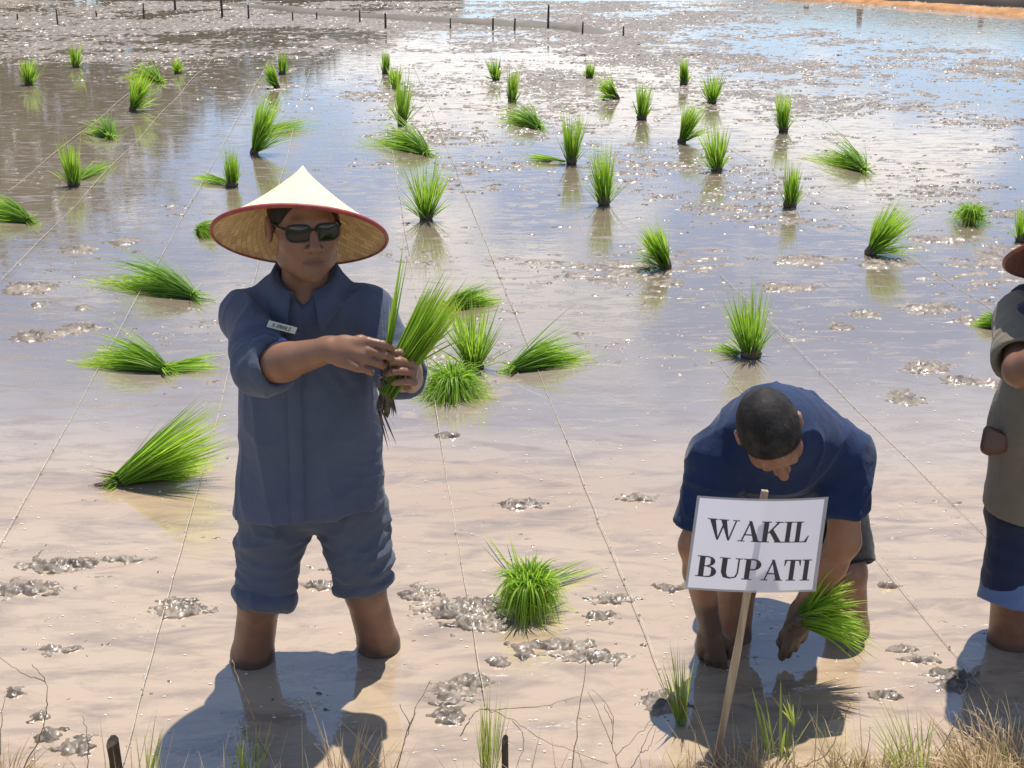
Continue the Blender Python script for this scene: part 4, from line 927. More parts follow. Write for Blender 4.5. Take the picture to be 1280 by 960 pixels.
# ---- the man bending over to plant
def man_bending():
    Ra, La = G(914, 797), G(1062, 791)
    e = empty('person', (Ra + La) / 2, 'person in navy shirt bending down with hands in the mud behind the sign', 'person')
    Rk, Lk = P(922, 725, 3.19), P(1058, 715, 3.18)
    pel = np.array([.785, 3.38, .51]); Rh, Lh = pel - [.095, 0, .02], pel + [.095, 0, -.02]
    ch = np.array([.672, 3.00, .685])
    Rs, Ls = P(900, 574, 2.96), P(1054, 572, 2.97)
    Re, Le = P(869, 682, 2.93), P(1055, 676, 2.93)
    Rw, Lw = P(887, 784, 3.01), P(1000, 768, 2.99)
    nb = np.array([.665, 2.91, .735]); hc = P(963, 541, 2.80); B = frame((.28, -.45, -.85), (-.20, -.87, .42))
    lo, hi = bbox([Ra - [0, 0, .36], La - [0, 0, .36], Rs, Ls, Rh, Lh, Re, Le, Rw, hc], .15); F = Field(lo, hi, .004)
    head_sdf(F, hc, B, s_=.95)
    F.cone(nb, hc + B @ np.array([0, -.025, -.05]), .056, .054, .02)
    F.cone(ch, pel, .10, .10, .03)
    for s, el, w_ in ((Rs, Re, Rw), (Ls, Le, Lw)):
        F.cone(ch, s, .06, .05, .03); F.cone(s, el, .048, .040, .02); mid = el * .68 + w_ * .32; F.path([el, mid, w_], [.040, .041, .028], .02)
    for h_, k_, a_ in ((Rh, Rk, Ra), (Lh, Lk, La)):
        d = a_ - k_; a2 = k_ + d / max(1e-3, -d[2]) * (k_[2] + .29); leg_body(F, h_, k_, a2, .054, .055)
    hand_sdf(F, Rw, (.92, -.35, .05), (.10, -.02, -1), (-.35, -.92, 0), [(18, 22, 18), (22, 24, 18), (26, 26, 20), (30, 28, 20)], [(.016, .02, -.008), (.036, .05, -.022), (.040, .078, -.030), (.036, .10, -.036)], sc=1.08)
    hand_sdf(F, Lw, (-.80, -.45, -.2), (-.10, .0, -1), (-.15, -.95, .1), [(30, 50, 30), (34, 52, 30), (40, 54, 30), (44, 55, 30)], [(.016, .02, -.008), (.038, .048, -.022), (.042, .074, -.034), (.034, .096, -.042)], sc=1.10)
    V, Fc = F.mesh(1); o = mesh_obj('body', V, Fc, M['skin_brown'], e)
    nz3 = noise3(V[:, 0] * 30, V[:, 1] * 30, V[:, 2] * 30, 5) * .03
    hand_y = V[:, 1] < 3.09
    mud = np.where(hand_y & (V[:, 2] < .4), sstep(-(V[:, 2] + nz3), -.27, -.19), sstep(-(V[:, 2] + nz3), -.05, -.0)); skin_attrs(o, V, hc, B, mud * .9, .95)
    # hair
    F = Field(hc - .16, hc + .17, .0038); L = lambda *p: hc + B @ np.array(p)
    F.ell(L(0, -.0155, .031), (.0738, .0938, .0862), B, .01)
    cut(F, L(0, .060, .062), B @ np.array([0, .86, -.50]), .17, .008); cut(F, L(0, .03, -.020), B @ np.array([0, .45, -1]), .17, .006)
    for s in (-1, 1): F.ell(L(s * .082, -.010, -.012), (.02, .026, .036), B, .006, 's')
    V, Fc = F.mesh(1); Nn = normals(V, Fc); V = V + Nn * (.0005 * noise3(V[:, 0] * 160, V[:, 1] * 160, V[:, 2] * 160, 3))[:, None]
    hr = mesh_obj('hair', V, Fc, M['hair'], e)
    Nn = normals(V, Fc); ix = rng.choice(len(V), 5200); fw = B @ np.array([0, 1., -.2]); bl = []
    d = Nn[ix] * .55 + fw + rng.normal(0, .35, (len(ix), 3)); d /= np.linalg.norm(d, axis=1)[:, None]; sdv = np.cross(d, Nn[ix]); ln_ = rng.uniform(.005, .011, (len(ix), 1))
    a_ = V[ix] - Nn[ix] * .001; vv = np.stack([a_ - sdv * .0006, a_ + sdv * .0006, a_ + d * ln_], 1).reshape(-1, 3)
    hs_ = mesh_obj('hair_strands', vv, np.arange(len(vv)).reshape(-1, 3), M['hair'], hr); hs_['kind'] = 'stuff'
    # shirt
    lo, hi = bbox([Rs, Ls, Re, Le, pel + [0, .12, 0], ch], .17); lo[2] = .36; F = Field(lo, hi, .0048)
    tn = unit(np.cross((1, 0, 0), pel - ch)); fl = (tn, .76)
    F.cone(pel + [0, -.0, .02], ch + (pel - ch) * .45, .165, .160, .03, flat=fl); F.cone(ch + [.0, .02, -.06], ch + (pel - ch) * .6 + [0, 0, -.09], .13, .15, .05, flat=((0, 0, 1), .8)); F.cone(ch + (pel - ch) * .45, ch, .160, .155, .03, flat=fl)
    for s in (Rs, Ls): F.cone(ch + [0, -.02, .03], s + [0, .02, -.005], .092, .066, .04)
    F.cone(ch, nb, .11, .075, .04)
    ends = []
    for s, el, q in ((Rs, Re, .78), (Ls, Le, .62)):
        d = unit(el - s); en = s + (el - s) * q; F.cone(s, en + d * .02, .067, .071, .03, flat=None); ends.append((en, d))
    for en, d in ends: cut(F, en, d, .11); F.cone(en - d * .06, en + d * .04, .054, .061, .004, 's')
    dn = unit(hc + B @ np.array([0, -.03, -.06]) - nb); F.cone(nb + dn * .03, nb + dn * .12, .056, .060, .006, 's')
    V, Fc = F.mesh(1)
    V = folds(V, Fc, .019, (6, 5, 6), 33, [(Rs + [0, 0, -.07], .10, .0025, (.5, .3, .8)), (Ls + [0, 0, -.07], .10, .0025, (-.5, .3, .8)), (ch + [.12, .05, .08], .12, .003, (.8, .5, 0)), (ch + [-.14, .05, .05], .12, .003, (-.8, .5, 0))])
    sh = mesh_obj('shirt', V, Fc, M['shirt_navy'], e)
    tc_ = []
    a1 = unit(np.cross(dn, (1, 0, 0))); a2 = np.cross(dn, a1)
    for t in np.linspace(0, 2 * math.pi, 49): tc_.append(nb + dn * .03 + .057 * (a1 * math.cos(t) + a2 * math.sin(t)))
    mesh_obj('neckband', *tube(tc_, .006, 6), M['shirt_navy'], sh)
    # shorts
    cR, cL = P(924, 716, 3.20), P(1056, 708, 3.20)
    lo, hi = bbox([Rh, Lh, cR, cL], .17); F = Field(lo, hi, .005)
    F.cone(Rh, Lh, .105, .105, .03)
    for h_, c_ in ((Rh, cR), (Lh, cL)):
        d = unit(c_ - h_); F.cone(h_, c_ + d * .02, .098, .085, .03)
    for h_, c_ in ((Rh, cR), (Lh, cL)):
        d = unit(c_ - h_); cut(F, c_, d, .12); F.cone(c_ - d * .05, c_ + d * .05, .068, .074, .004, 's')
    V, Fc = F.mesh(1); V = folds(V, Fc, .007, (7, 7, 7), 44, [(cR, .1, .003, (0, 0, 1)), (cL, .1, .003, (0, 0, 1))])
    mesh_obj('shorts', V, Fc, M['short_black'], e)
    # bunch in his hand
    g = P(1003, 774, 2.94); b_ = empty('rice_seedling_bundle', g, 'dark green rice bunch held sideways in the bending man\'s muddy hand', 'rice bundle')
    ax = P(1066, 752, 2.90) - g; L_ = np.linalg.norm(ax)
    blade_obj('leaves', [blades(240, g, ax, .026, .75, L_ * 1.15, .0048, .30, segs=5, zmin=.01), blades(14, g, P(1064, 700, 2.9) - g, .01, .25, .17, .007, .05, segs=5)], M['rice_leaf'], b_, 'stuff')
    v, f = lathe([(.001, -.05), (.014, -.04), (.024, -.01), (.027, .02), (.02, .05), (.001, .055)], 14); v = v * (1 + .3 * noise3(v[:, 0] * 60, v[:, 1] * 60, v[:, 2] * 50, 6))[:, None]
    mesh_obj('root_clump', g + v @ frame((0, 1, 0), ax).T, f, M['root'], b_)
man_bending()

# ---- the man in khaki at the edge of the picture
def man_khaki():
    Ra, La = G(1264, 804), G(1378, 800)
    e = empty('person', (Ra + La) / 2, 'person in khaki shirt and maroon conical hat with denim rolled to the knee', 'person')
    Rk, Lk = P(1266, 742, 3.12), P(1374, 742, 3.12)
    Rh, Lh = P(1292, 640, 3.20), P(1370, 640, 3.20)
    Rs, Ls = P(1281, 400, 3.19), P(1428, 400, 3.19)
    Re, Le = P(1278, 462, 3.00), P(1432, 470, 3.02)
    Rw, Lw = P(1350, 440, 2.88), P(1395, 445, 2.86)
    nb = P(1354, 385, 3.20); hc = P(1360, 316, 3.15); B = frame((-.15, -.98, -.05), (0, .05, 1))
    lo, hi = bbox([Ra - [0, 0, .36], La - [0, 0, .36], Rs, Ls, Re, Le, Rw, Lw, hc], .15); F = Field(lo, hi, .0055)
    head_sdf(F, hc, B); F.cone(nb, hc + B @ np.array([0, -.02, -.05]), .058, .056, .02); F.cone(nb - [0, 0, .06], (Rh + Lh) / 2, .11, .12, .03)
    for s, el, w_ in ((Rs, Re, Rw), (Ls, Le, Lw)):
        F.cone(nb - [0, 0, .07], s, .05, .05, .03); F.cone(s, el, .048, .044, .02); mid = el * .68 + w_ * .32; F.path([el, mid, w_], [.045, .046, .029], .02)
    for h_, k_, a_ in ((Rh, Rk, Ra), (Lh, Lk, La)):
        d = a_ - k_; a2 = k_ + d / max(1e-3, -d[2]) * (k_[2] + .29); leg_body(F, h_, k_, a2, .056, .058)
    hand_sdf(F, Rw, (0, .4, .9), (.9, -.3, 0), (0, -.9, .4), [(40, 45, 30)] * 4, [(.016, .02, -.008), (.036, .05, -.028), (.040, .072, -.040), (.036, .088, -.052)])
    hand_sdf(F, Lw, (0, .4, .9), (-.9, -.3, 0), (0, -.9, .4), [(40, 45, 30)] * 4, [(.016, .02, -.008), (.036, .05, -.028), (.040, .072, -.040), (.036, .088, -.052)])
    V, Fc = F.mesh(2); o = mesh_obj('body', V, Fc, M['skin_tan'], e); skin_attrs(o, V, hc, B, .8 * sstep(-V[:, 2], -.035, .0))
    F = Field(hc - .14, hc + .15, .005); L = lambda *p: hc + B @ np.array(p); F.ell(L(0, -.016, .036), (.079, .099, .088), B, .01)
    cut(F, L(0, .055, .045), B @ np.array([0, .9, -.42]), .16); cut(F, L(0, 0, -.012), B @ np.array([0, .25, -1]), .17); V, Fc = F.mesh(1); mesh_obj('hair', V, Fc, M['hair'], e)
    C0, C1, C2 = P(1352, 420, 3.21), P(1340, 530, 3.19), P(1336, 622, 3.18)
    lo, hi = bbox([Rs, Ls, Re, Le, C2, C0], .15); lo[0] -= .05; hi[0] += .05; F = Field(lo, hi, .005); fl = ((0, 1, 0), .76)
    F.cone(C0, C1, .165, .205, .03, flat=fl); F.cone(C1, C2 - [0, 0, .04], .205, .225, .04, flat=fl)
    for s in (Rs, Ls): F.cone(nb - [0, 0, .05], s, .072, .068, .03)
    ends = []
    for s, el in ((Rs, Re), (Ls, Le)):
        d = unit(el - s); en = s + (el - s) * .86; F.cone(s, en + d * .02, .076, .072, .03); torus(F, en - d * .01, d, .066, .008, .006); ends.append((en, d))
    for en, d in ends: cut(F, en, d, .10); F.cone(en - d * .05, en + d * .04, .058, .062, .004, 's')
    F.cone(nb, nb + [0, -.02, .14], .060, .066, .006, 's'); F.plane(C2 - [0, 0, .01], (.1, .08, -1)); F.cone(C2 - [0, 0, .12], C2 + [0, 0, .04], .21, .20, .004, 's', flat=((0, 1, 0), .74))
    V, Fc = F.mesh(1); V = folds(V, Fc, .009, (6, 6, 4.5), 55, [(Re, .12, .0035, unit(Re - Rs))]); sh = mesh_obj('shirt', V, Fc, M['shirt_khaki'], e)
    collar(sh, nb + np.array([0, -.01, .004]), frame((-.05, -.99, 0), (0, -.12, 1)), .064, .03, .04, M['shirt_khaki'], .04, .3)
    F = Field(Rs - .16, Rs + .16, .005); F.cone(Rs + [.0, -.07, .035], Rs + [.015, .03, .052], .045, .05, .02, flat=((0, 0, 1), .7)); F.cone(Rs + [.0, -.07, .035], Rs + [.06, -.05, .05], .045, .045, .02, flat=((0, 0, 1), .7))
    V, Fc = F.mesh(1); V = folds(V, Fc, .008, (12, 12, 12), 66); tw = mesh_obj('shoulder_cloth', V, Fc, M['cloth_dark'], e); tw['label'] = 'dark blue cloth over the shoulder'
    cR, cL = P(1266, 742, 3.125), P(1374, 742, 3.125)
    lo, hi = bbox([Rh, Lh, cR, cL], .17); F = Field(lo, hi, .005); F.cone(Rh + [0, 0, .02], Lh + [0, 0, .02], .125, .125, .03)
    for h_, c_ in ((Rh, cR), (Lh, cL)): F.cone(h_, c_, .115, .085, .03)
    for h_, c_ in ((Rh, cR), (Lh, cL)): d = unit(c_ - h_); cut(F, c_ + d * .005, d, .13); F.cone(c_ - d * .05, c_ + d * .05, .066, .07, .004, 's')
    V, Fc = F.mesh(1); V = folds(V, Fc, .007, (7, 7, 7), 77, [(cR + [0, 0, .08], .1, .004, (0, 0, 1))]); tr = mesh_obj('trousers', V, Fc, M['denim_dark'], e)
    for h_, c_ in ((Rh, cR), (Lh, cL)):
        d = unit(c_ - h_); F = Field(c_ - .14, c_ + .14, .005); F.cone(c_ - d * .03, c_ + d * .05, .088, .090, .01); cut(F, c_ + d * .035, d, .13); cut(F, c_ - d * .035, -d, .13); F.cone(c_ - d * .08, c_ + d * .09, .076, .078, .004, 's')
        V, Fc = F.mesh(1); V = folds(V, Fc, .006, (9, 9, 9), 78); cf = mesh_obj('rolled_cuff', V, Fc, M['denim_cuff'], tr); cf['label'] = 'pale inside of rolled denim cuff'
    c_ = P(1240, 552, 3.13); F = Field(c_ - .09, c_ + .11, .004); F.cone(c_ + [.004, .01, .022], c_ + [-.004, 0, -.014], .028, .026, .01, flat=((0, 1, 0), .6)); F.cone(c_ + [.03, .01, .022], c_ + [.02, 0, -.01], .028, .026, .01, flat=((0, 1, 0), .6)); cut(F, c_ + [0, 0, .036], (.45, 0, 1), .06)
    V, Fc = F.mesh(1); mesh_obj('belt_pouch', V, Fc, mat('leather_brown', (.10, .05, .035), .5), e)
    make_hat(e, P(1368, 318, 3.16), unit((-.1, .53, .84)), .215, .17, M['hat_maroon'], M['hat_maroon'], M['rim_brown'])
man_khaki()
# ------------------------------------------------------------------ the sign
def sign():
    TL, TR, BL, BR = P(873, 621, 2.565), P(1037.5, 622.5, 2.645), P(857, 738, 2.555), P(1021.5, 741, 2.635)
    base = P(898, 952, 2.535); e = empty('sign', base, 'white laminated paper sign reading WAKIL BUPATI on a wooden stick', 'sign')
    nrm = unit(np.cross(TR - TL, BL - TL)); nrm = nrm if nrm[1] < 0 else -nrm
    def S(u, v, off=0): 
        p = (TL * (1 - u) + TR * u) * (1 - v) + (BL * (1 - u) + BR * u) * v
        return p + nrm * (off + .016 * math.sin(math.pi * u) * (1 - .3 * v) - .007)
    def sheet(name, m_, u0, u1, v0, v1, off, nu=16, nv=8):
        V = [S(u0 + (u1 - u0) * i / nu, v0 + (v1 - v0) * j / nv, off) for i in range(nu + 1) for j in range(nv + 1)]
        F = [(i * (nv + 1) + j, (i + 1) * (nv + 1) + j, (i + 1) * (nv + 1) + j + 1, i * (nv + 1) + j + 1) for i in range(nu) for j in range(nv)]
        return mesh_obj(name, V, np.array(F)[:, ::-1], m_, e)
    pm = mat('sign_paper', (.76, .76, .86), .25, .5); n, l, b = nodes(pm); t = N('ShaderNodeBsdfTranslucent', n); t.inputs[0].default_value = (.82, .80, .86, 1)
    mx = N('ShaderNodeMixShader', n); mx.inputs[0].default_value = .42; l.new(b.outputs[0], mx.inputs[1]); l.new(t.outputs[0], mx.inputs[2]); l.new(mx.outputs[0], n['Material Output'].inputs[0])
    lm = mat('sign_laminate', (.42, .43, .46), .18, .6); n, l, b = nodes(lm); tr = N('ShaderNodeBsdfTransparent', n); mx = N('ShaderNodeMixShader', n); mx.inputs[0].default_value = .25; l.new(b.outputs[0], mx.inputs[1]); l.new(tr.outputs[0], mx.inputs[2]); l.new(mx.outputs[0], n['Material Output'].inputs[0])
    fr_ = []
    for (u0, u1, v0, v1) in ((0, 1, 0, .022), (0, 1, .978, 1), (0, .02, .022, .978), (.968, 1, .022, .978)):
        V = [S(u0 + (u1 - u0) * i / 12, v0 + (v1 - v0) * j / 6, 0) for i in range(13) for j in range(7)]
        fr_.append((V, [(i * 7 + j, i * 7 + j + 1, (i + 1) * 7 + j + 1, (i + 1) * 7 + j) for i in range(12) for j in range(6)]))
    mesh_obj('laminate_border', *join(fr_), lm, e)
    sheet('paper', pm, .02, .968, .022, .978, .0)
    ink = mat('sign_ink', (.035, .033, .05), .5)
    # bold serif letters as strokes: quads in a unit cell (x right, y up, height 1)
    q = lambda *p: list(p)
    def rect(x0, y0, x1, y1): return [(x0, y0), (x1, y0), (x1, y1), (x0, y1)]
    def bar(x0, y0, x1, y1, w): return [(x0 - w / 2, y0), (x0 + w / 2, y0), (x1 + w / 2, y1), (x1 - w / 2, y1)]
    def serif(x, y, w): return rect(x - w / 2, y - .02 if y > .5 else y, x + w / 2, y + .0 + (0 if y > .5 else .045)) if 0 else (rect(x - w / 2, .955, x + w / 2, 1.0) if y > .5 else rect(x - w / 2, 0, x + w / 2, .045))
    def arc(cx, cy, rx, ry, a0, a1, w0, w1, wm, k=12):
        out = []
        for i in range(k):
            t0, t1 = i / k, (i + 1) / k; A, Bq = R(a0 + (a1 - a0) * t0), R(a0 + (a1 - a0) * t1)
            wA = w0 + (wm - w0) * math.sin(math.pi * t0); wB = w0 + (wm - w0) * math.sin(math.pi * t1)
            th = .06
            oA = (cx + rx * math.cos(A), cy + ry * math.sin(A)); oB = (cx + rx * math.cos(Bq), cy + ry * math.sin(Bq))
            iA = (cx + (rx - wA) * math.cos(A), cy + (ry - th) * math.sin(A)); iB = (cx + (rx - wB) * math.cos(Bq), cy + (ry - th) * math.sin(Bq))
            out.append([iA, oA, oB, iB])
        return out
    T_, t_ = .20, .07
    LET = {
     'I': (.46, [bar(.23, 0, .23, 1, T_), serif(.23, 0, .42), serif(.23, 1, .42)]),
     'L': (.74, [bar(.20, 0, .20, 1, T_), serif(.20, 1, .40), rect(.0, 0, .62, .05), [(.50, .05), (.62, .05), (.70, .32), (.66, .32)]]),
     'T': (.76, [bar(.38, 0, .38, 1, T_), serif(.38, 0, .40), rect(.03, .945, .73, 1), [(.03, .70), (.06, .70), (.13, .945), (.03, .945)], [(.70, .70), (.73, .70), (.73, .945), (.63, .945)]]),
     'K': (.92, [bar(.20, 0, .20, 1, T_), serif(.20, 0, .40), serif(.20, 1, .40), [(.28, .44), (.36, .44), (.76, .97), (.66, .97)], [(.36, .50), (.50, .64), (.88, .03), (.64, .03)], serif(.72, 1, .34), serif(.77, 0, .36)]),
     'A': (.88, [bar(.16, .03, .44, 1, .065), [(.36, 1), (.48, 1), (.84, .03), (.62, .03)], rect(.24, .30, .66, .36), serif(.15, 0, .28), serif(.73, 0, .36)]),
     'W': (1.22, [[(.08, .97), (.30, .97), (.48, 0), (.42, 0)], [(.42, 0), (.48, 0), (.66, .75), (.60, .80)], [(.50, .97), (.72, .97), (.90, 0), (.84, 0)], [(.84, 0), (.90, 0), (1.12, .97), (1.06, .97)], serif(.19, 1, .38), serif(.61, 1, .38), serif(1.09, 1, .26)]),
     'U': (.94, [bar(.22, .28, .22, 1, T_), bar(.76, .30, .76, 1, .065), serif(.22, 1, .40), serif(.76, 1, .28)] + [[(.12 + .0, .30), (.32, .30), (.38, .12), (.22, .05)], [(.22, .05), (.38, .12), (.50, .07), (.48, 0)], [(.48, 0), (.50, .07), (.66, .12), (.72, .08)], [(.66, .12), (.72, .08), (.7925, .30), (.7275, .30)]]),
     'P': (.76, [bar(.20, 0, .20, 1, T_), serif(.20, 0, .40), serif(.18, 1, .36), rect(.2, .945, .42, 1), rect(.2, .46, .42, .515)] + arc(.40, .73, .32, .27, -90, 90, .05, .05, .20)),
     'B': (.82, [bar(.20, 0, .20, 1, T_), serif(.15, 0, .30), serif(.15, 1, .30), rect(.2, .945, .42, 1), rect(.2, .50, .46, .555), rect(.2, 0, .44, .05)] + arc(.40, .765, .28, .235, -90, 90, .05, .05, .18) + arc(.42, .275, .34, .275, -90, 90, .05, .05, .20)),
    }
    def word(txt, u0, u1, v0, v1, dv):
        tot = sum(LET[c][0] for c in txt); sx = (u1 - u0) / tot; x = 0
        for c in txt:
            V = []; F = []
            for iq, quad in enumerate(LET[c][1]):
                k0 = len(V)
                sub = 3
                pts = quad
                for (a, b_) in pts:
                    uu = u0 + (x + a) * sx; vv = v1 - (v1 - v0) * b_ + dv * (uu - u0); V.append(S(uu, vv, .0009 + .00004 * iq))
                F.append((k0, k0 + 1, k0 + 2, k0 + 3))
            me_ = mesh_obj('letter', V, F, ink, e, smooth=False)
            x += LET[c][0]
    word('WAKIL', .095, .885, .225, .445, .025); word('BUPATI', .06, .935, .625, .85, .03)
    t0 = (TL * .495 + TR * .505); t1 = (BL * .525 + BR * .475); dd = unit(t1 - t0); top = t0 - dd * .010; bot = t1 + dd * ((t1[2] + .06) / -dd[2])
    ax = unit(top - bot); sd_ = unit(np.cross(ax, (0, 1, 0))); bk_ = unit(np.cross(sd_, ax)); bk_ = bk_ if bk_[1] > 0 else -bk_
    V = []; F = []; k = 14
    for i in range(k + 1):
        t = i / k; c = bot + (top - bot) * t + bk_ * .0165 + sd_ * .0012 * math.sin(t * 9); hw = .0082 + .0010 * math.sin(t * 17 + 1)
        for (a, b_) in ((-1, -1), (1, -1), (1, 1), (-1, 1)): V.append(c + sd_ * a * hw + bk_ * b_ * .0055)
    for i in range(k):
        for j in range(4): F.append((i * 4 + j, i * 4 + (j + 1) % 4, i * 4 + 4 + (j + 1) % 4, i * 4 + 4 + j))
    F += [(0, 3, 2, 1), (k * 4, k * 4 + 1, k * 4 + 2, k * 4 + 3)]
    mesh_obj('stick', V, F, M['lath'], e, smooth=False)
sign()

# ------------------------------------------------------------------ grasses and sticks on the near bank
def bz(x, y): return float(bank_z(np.array([x]), np.array([y]))[0])
lst = []; lg = []
for i in range(1700):
    x = rng.uniform(-1.35, 1.45); y = float(bank_edge(np.array([x]))[0]) - abs(rng.normal(0, .07)) + .02
    if rng.uniform() > .25 + .75 * (noise2(np.array([x * 2.6]), np.array([7.3]))[0] > -.05): continue
    L_ = rng.uniform(.04, .13) * (1.3 if x > .3 else 1)
    tgt = lst if rng.uniform() < .85 else lg
    tgt.append(blades(int(rng.integers(2, 6)), (x, y, bz(x, y) - .005), (rng.normal(0, .45), rng.normal(.1, .35), 1), .012, .7, L_, rng.uniform(.0014, .0028), .45, segs=6, zmin=-.1))
for i in range(190):
    x = rng.uniform(-1.3, 1.4); y = float(bank_edge(np.array([x]))[0]) - abs(rng.normal(0, .05)) + .01
    lst.append(blades(int(rng.integers(1, 3)), (x, y, bz(x, y) - .005), (rng.normal(0, .3), rng.normal(.05, .25), 1), .01, .4, rng.uniform(.12, .26), rng.uniform(.0012, .0022), .2, segs=7, zmin=-.1))
o = blade_obj('dry_grass', lst, M['grass_dry'], None, 'stuff'); tag(o, 'thin dry grass along the near bank', 'grass')
o = blade_obj('green_grass', lg, M['grass_green'], None, 'stuff'); tag(o, 'sparse green grass blades along the near bank', 'grass')
def tuft(px, py, top, n, r0, spread, wid, material, label, droop=.15, name='grass_tuft', Yd=None, segs=5, lvar=.35):
    Y = Yd or 2.50; b0 = P(px, py, Y); tp = P(top[0], top[1], Y); ax = tp - b0
    o = blade_obj(name, [blades(n, b0, ax, r0, spread, np.linalg.norm(ax), wid, droop, segs=segs, lvar=lvar, zmin=-.1)], material); tag(o, label, 'grass')
    return o
tuft(852, 905, (850, 822), 44, .014, .30, .0032, M['grass_green'], 'bright green seedling tuft growing in the mud beside the sign stick', Yd=G(852, 905)[1])
tuft(972, 950, (975, 872), 11, .03, .40, .0065, M['grass_green'], 'broad green grass blades in the shadow by the foot of the sign stick', Yd=2.53)
tuft(992, 905, (990, 865), 12, .010, .6, .0045, M['grass_green'], 'small fresh green sprout standing in the bending man\'s shadow', Yd=2.66)
tuft(612, 965, (615, 872), 46, .02, .18, .0026, M['grass_green'], 'stiff yellow green grass tuft beside the thin dark stub', Yd=2.50)
tuft(308, 975, (308, 915), 26, .03, .4, .003, M['grass_green'], 'short green tuft at the bank in the standing man\'s shadow', Yd=2.5)
tuft(185, 975, (190, 905), 16, .02, .35, .0028, M['grass_green'], 'thin green tuft next to the broad dark stub', Yd=2.5)
tuft(1140, 965, (1125, 880), 40, .04, .45, .0026, M['grass_green'], 'loose green and dry tuft on the bank below the muddy clods', Yd=2.5)
tuft(1258, 975, (1255, 895), 240, .10, .9, .0024, M['grass_dry'], 'thick tangle of straw coloured dry grass at the khaki man\'s feet', .5, 'dry_grass_tuft', 2.49)
tuft(1215, 975, (1200, 880), 60, .05, .7, .0022, M['grass_dry'], 'brown wiry grass beside the straw coloured tangle', .3, 'dry_grass_tuft', 2.5)
tuft(940, 975, (935, 925), 120, .08, .9, .0022, M['grass_dry'], 'flattened dry grass round the foot of the sign stick', .5, 'dry_grass_tuft', 2.5)
tuft(440, 975, (455, 905), 40, .05, .6, .0022, M['grass_dry'], 'tall dry grass tuft at the edge of the standing man\'s shadow', .2, 'dry_grass_tuft', 2.5)
tuft(10, 975, (10, 930), 90, .06, .8, .0022, M['grass_dry'], 'matted dry grass beside the arching bare stem', .4, 'dry_grass_tuft', 2.5)
# bare stems and twigs: pixel paths with their depth
TW = [([(28, 965), (50, 920), (59, 880), (56, 850), (40, 830)], 2.5, .0022, 'arching bare stem on the bank beside matted dry grass', [[(56, 852), (30, 842), (0, 822)]]),
      ([(715, 965), (722, 900), (735, 815)], 2.5, .0018, 'straight dark thin stem standing on the bank between the men', []),
      ([(345, 985), (318, 905), (303, 860), (290, 825)], 2.5, .0022, 'tall dry stalk rising in front of the standing man\'s leg', []),
      ([(495, 965), (512, 905), (538, 850)], 2.5, .002, 'slanting dry stalk beside the muddy clods', [[(512, 905), (500, 880)], [(505, 930), (520, 890)]]),
      ([(575, 920), (590, 895), (605, 886), (640, 900), (680, 925), (760, 955)], 2.5, .0018, 'crooked bare twig bent over the dark stub', [[(605, 887), (680, 882), (725, 870)], [(640, 900), (655, 925), (645, 960)]]),
      ([(775, 965), (765, 930), (735, 865)], 2.5, .0016, 'forked dry weed between the crooked twig and the sign stick', [[(765, 930), (765, 890), (740, 862)], [(770, 945), (800, 915), (820, 895)], [(765, 905), (755, 880)]]),
      ([(785, 965), (800, 940), (818, 900)], 2.5, .0016, 'wiry brown weed close to the sign stick', [[(800, 940), (812, 935), (820, 910)]]),
      ([(985, 965), (1030, 945), (1060, 890), (1058, 870)], 2.52, .002, 'curved dry stem on the bank beside the sign', []),
      ([(1075, 985), (1085, 930), (1088, 905)], 2.5, .0018, 'upright brown stem on bare bank soil', []),
      ([(1170, 945), (1195, 905), (1205, 870), (1208, 850)], 2.52, .0018, 'thin bent stem by the brown wiry grass', []),
      ([(0, 945), (2, 900), (6, 870)], 2.5, .0016, 'short bare stem at the field corner by the arching one', []),
      ([(110, 965), (110, 925), (103, 895)], 2.5, .0016, 'short forked stem beside the broad dark stub', [[(110, 930), (117, 915)]])]
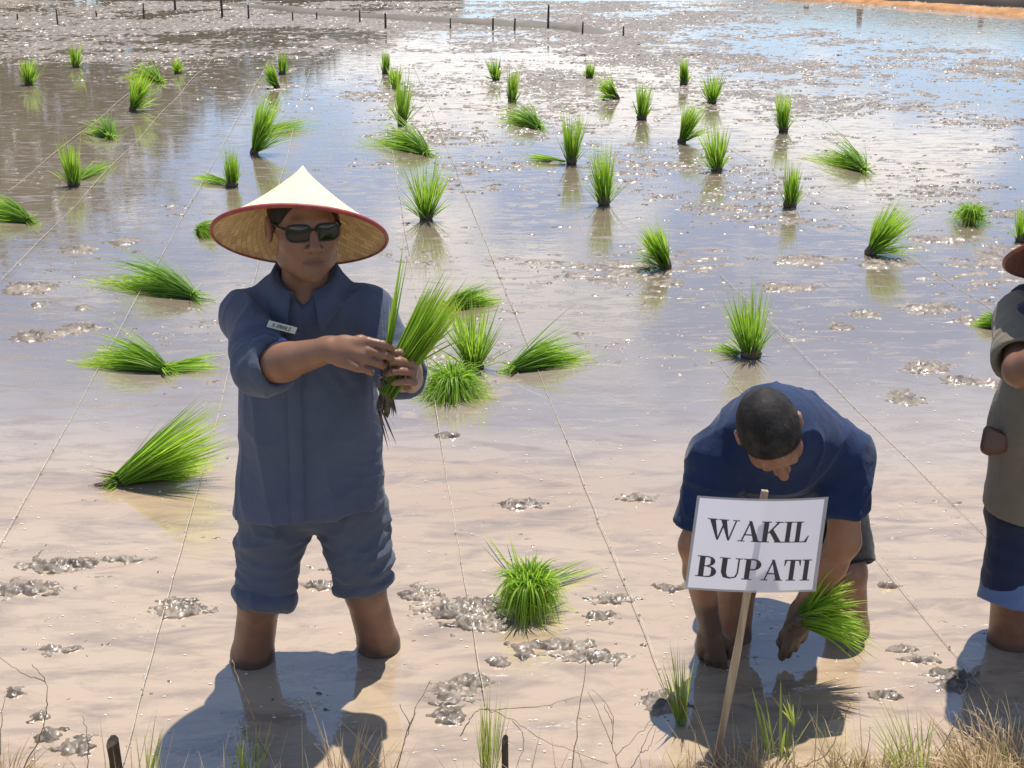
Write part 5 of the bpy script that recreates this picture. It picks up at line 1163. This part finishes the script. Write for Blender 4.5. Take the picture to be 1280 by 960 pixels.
def curve(q, k=6):
    q = [np.array(v) for v in q]; q = [2 * q[0] - q[1]] + q + [2 * q[-1] - q[-2]]; out = []
    for i in range(1, len(q) - 2):
        for t in np.linspace(0, 1, k, endpoint=False): out.append(.5 * (2 * q[i] + (q[i + 1] - q[i - 1]) * t + (2 * q[i - 1] - 5 * q[i] + 4 * q[i + 1] - q[i + 2]) * t * t + (3 * q[i] - q[i - 1] - 3 * q[i + 1] + q[i + 2]) * t ** 3))
    out.append(q[-2]); out = np.array(out); out[1:-1] += rng.normal(0, .0016, (len(out) - 2, 3)); return out
for pts, Y, rad, label, br in TW:
    rad = rad * .75
    p3 = [P(a, b_, Y + .02 * math.sin(a * .7)) for a, b_ in pts]
    p3 = curve(p3); parts = [tube(p3, np.linspace(rad, rad * .45, len(p3)), 5)]
    for q in br:
        q3 = curve([P(a, b_, Y + .02 * math.sin(a * .7)) for a, b_ in q]); parts.append(tube(q3, np.linspace(rad * .8, rad * .4, len(q3)), 5))
    o = mesh_obj('bare_stem', *join(parts), M['twig'], origin=p3[0]); tag(o, label, 'stem')
def stub(px, ytop, wpx, label, Y):
    t = P(px, ytop, Y); b0 = np.array([t[0], t[1], bz(t[0], t[1]) - .06]); w_ = wpx / 500 / 2
    V = []; F = []
    for i, (z, s) in enumerate(((0, 1), (.4, 1.05), (.8, .95), (1, 1.0))):
        for j in range(8):
            a = 2 * math.pi * j / 8 + .3; r_ = w_ * s * (1 + .15 * math.sin(j * 2.3 + i)); V.append(b0 + (t - b0) * z + [r_ * math.cos(a), r_ * math.sin(a) * .8, (.012 * math.sin(a * 1.0 + .5) if i == 3 else 0)])
    for i in range(3):
        for j in range(8): F.append((i * 8 + j, i * 8 + (j + 1) % 8, i * 8 + 8 + (j + 1) % 8, i * 8 + 8 + j))
    F += [tuple(range(8))[::-1], tuple(range(24, 32))]
    o = mesh_obj('wooden_stub', V, F, M['stake'], origin=b0, smooth=False); tag(o, label, 'stub')
stub(140, 927, 15, 'broad dark wooden stub sticking out of the bank', 2.5); stub(631, 925, 8, 'thin dark wooden stub on the bank by the stiff grass tuft', 2.5)
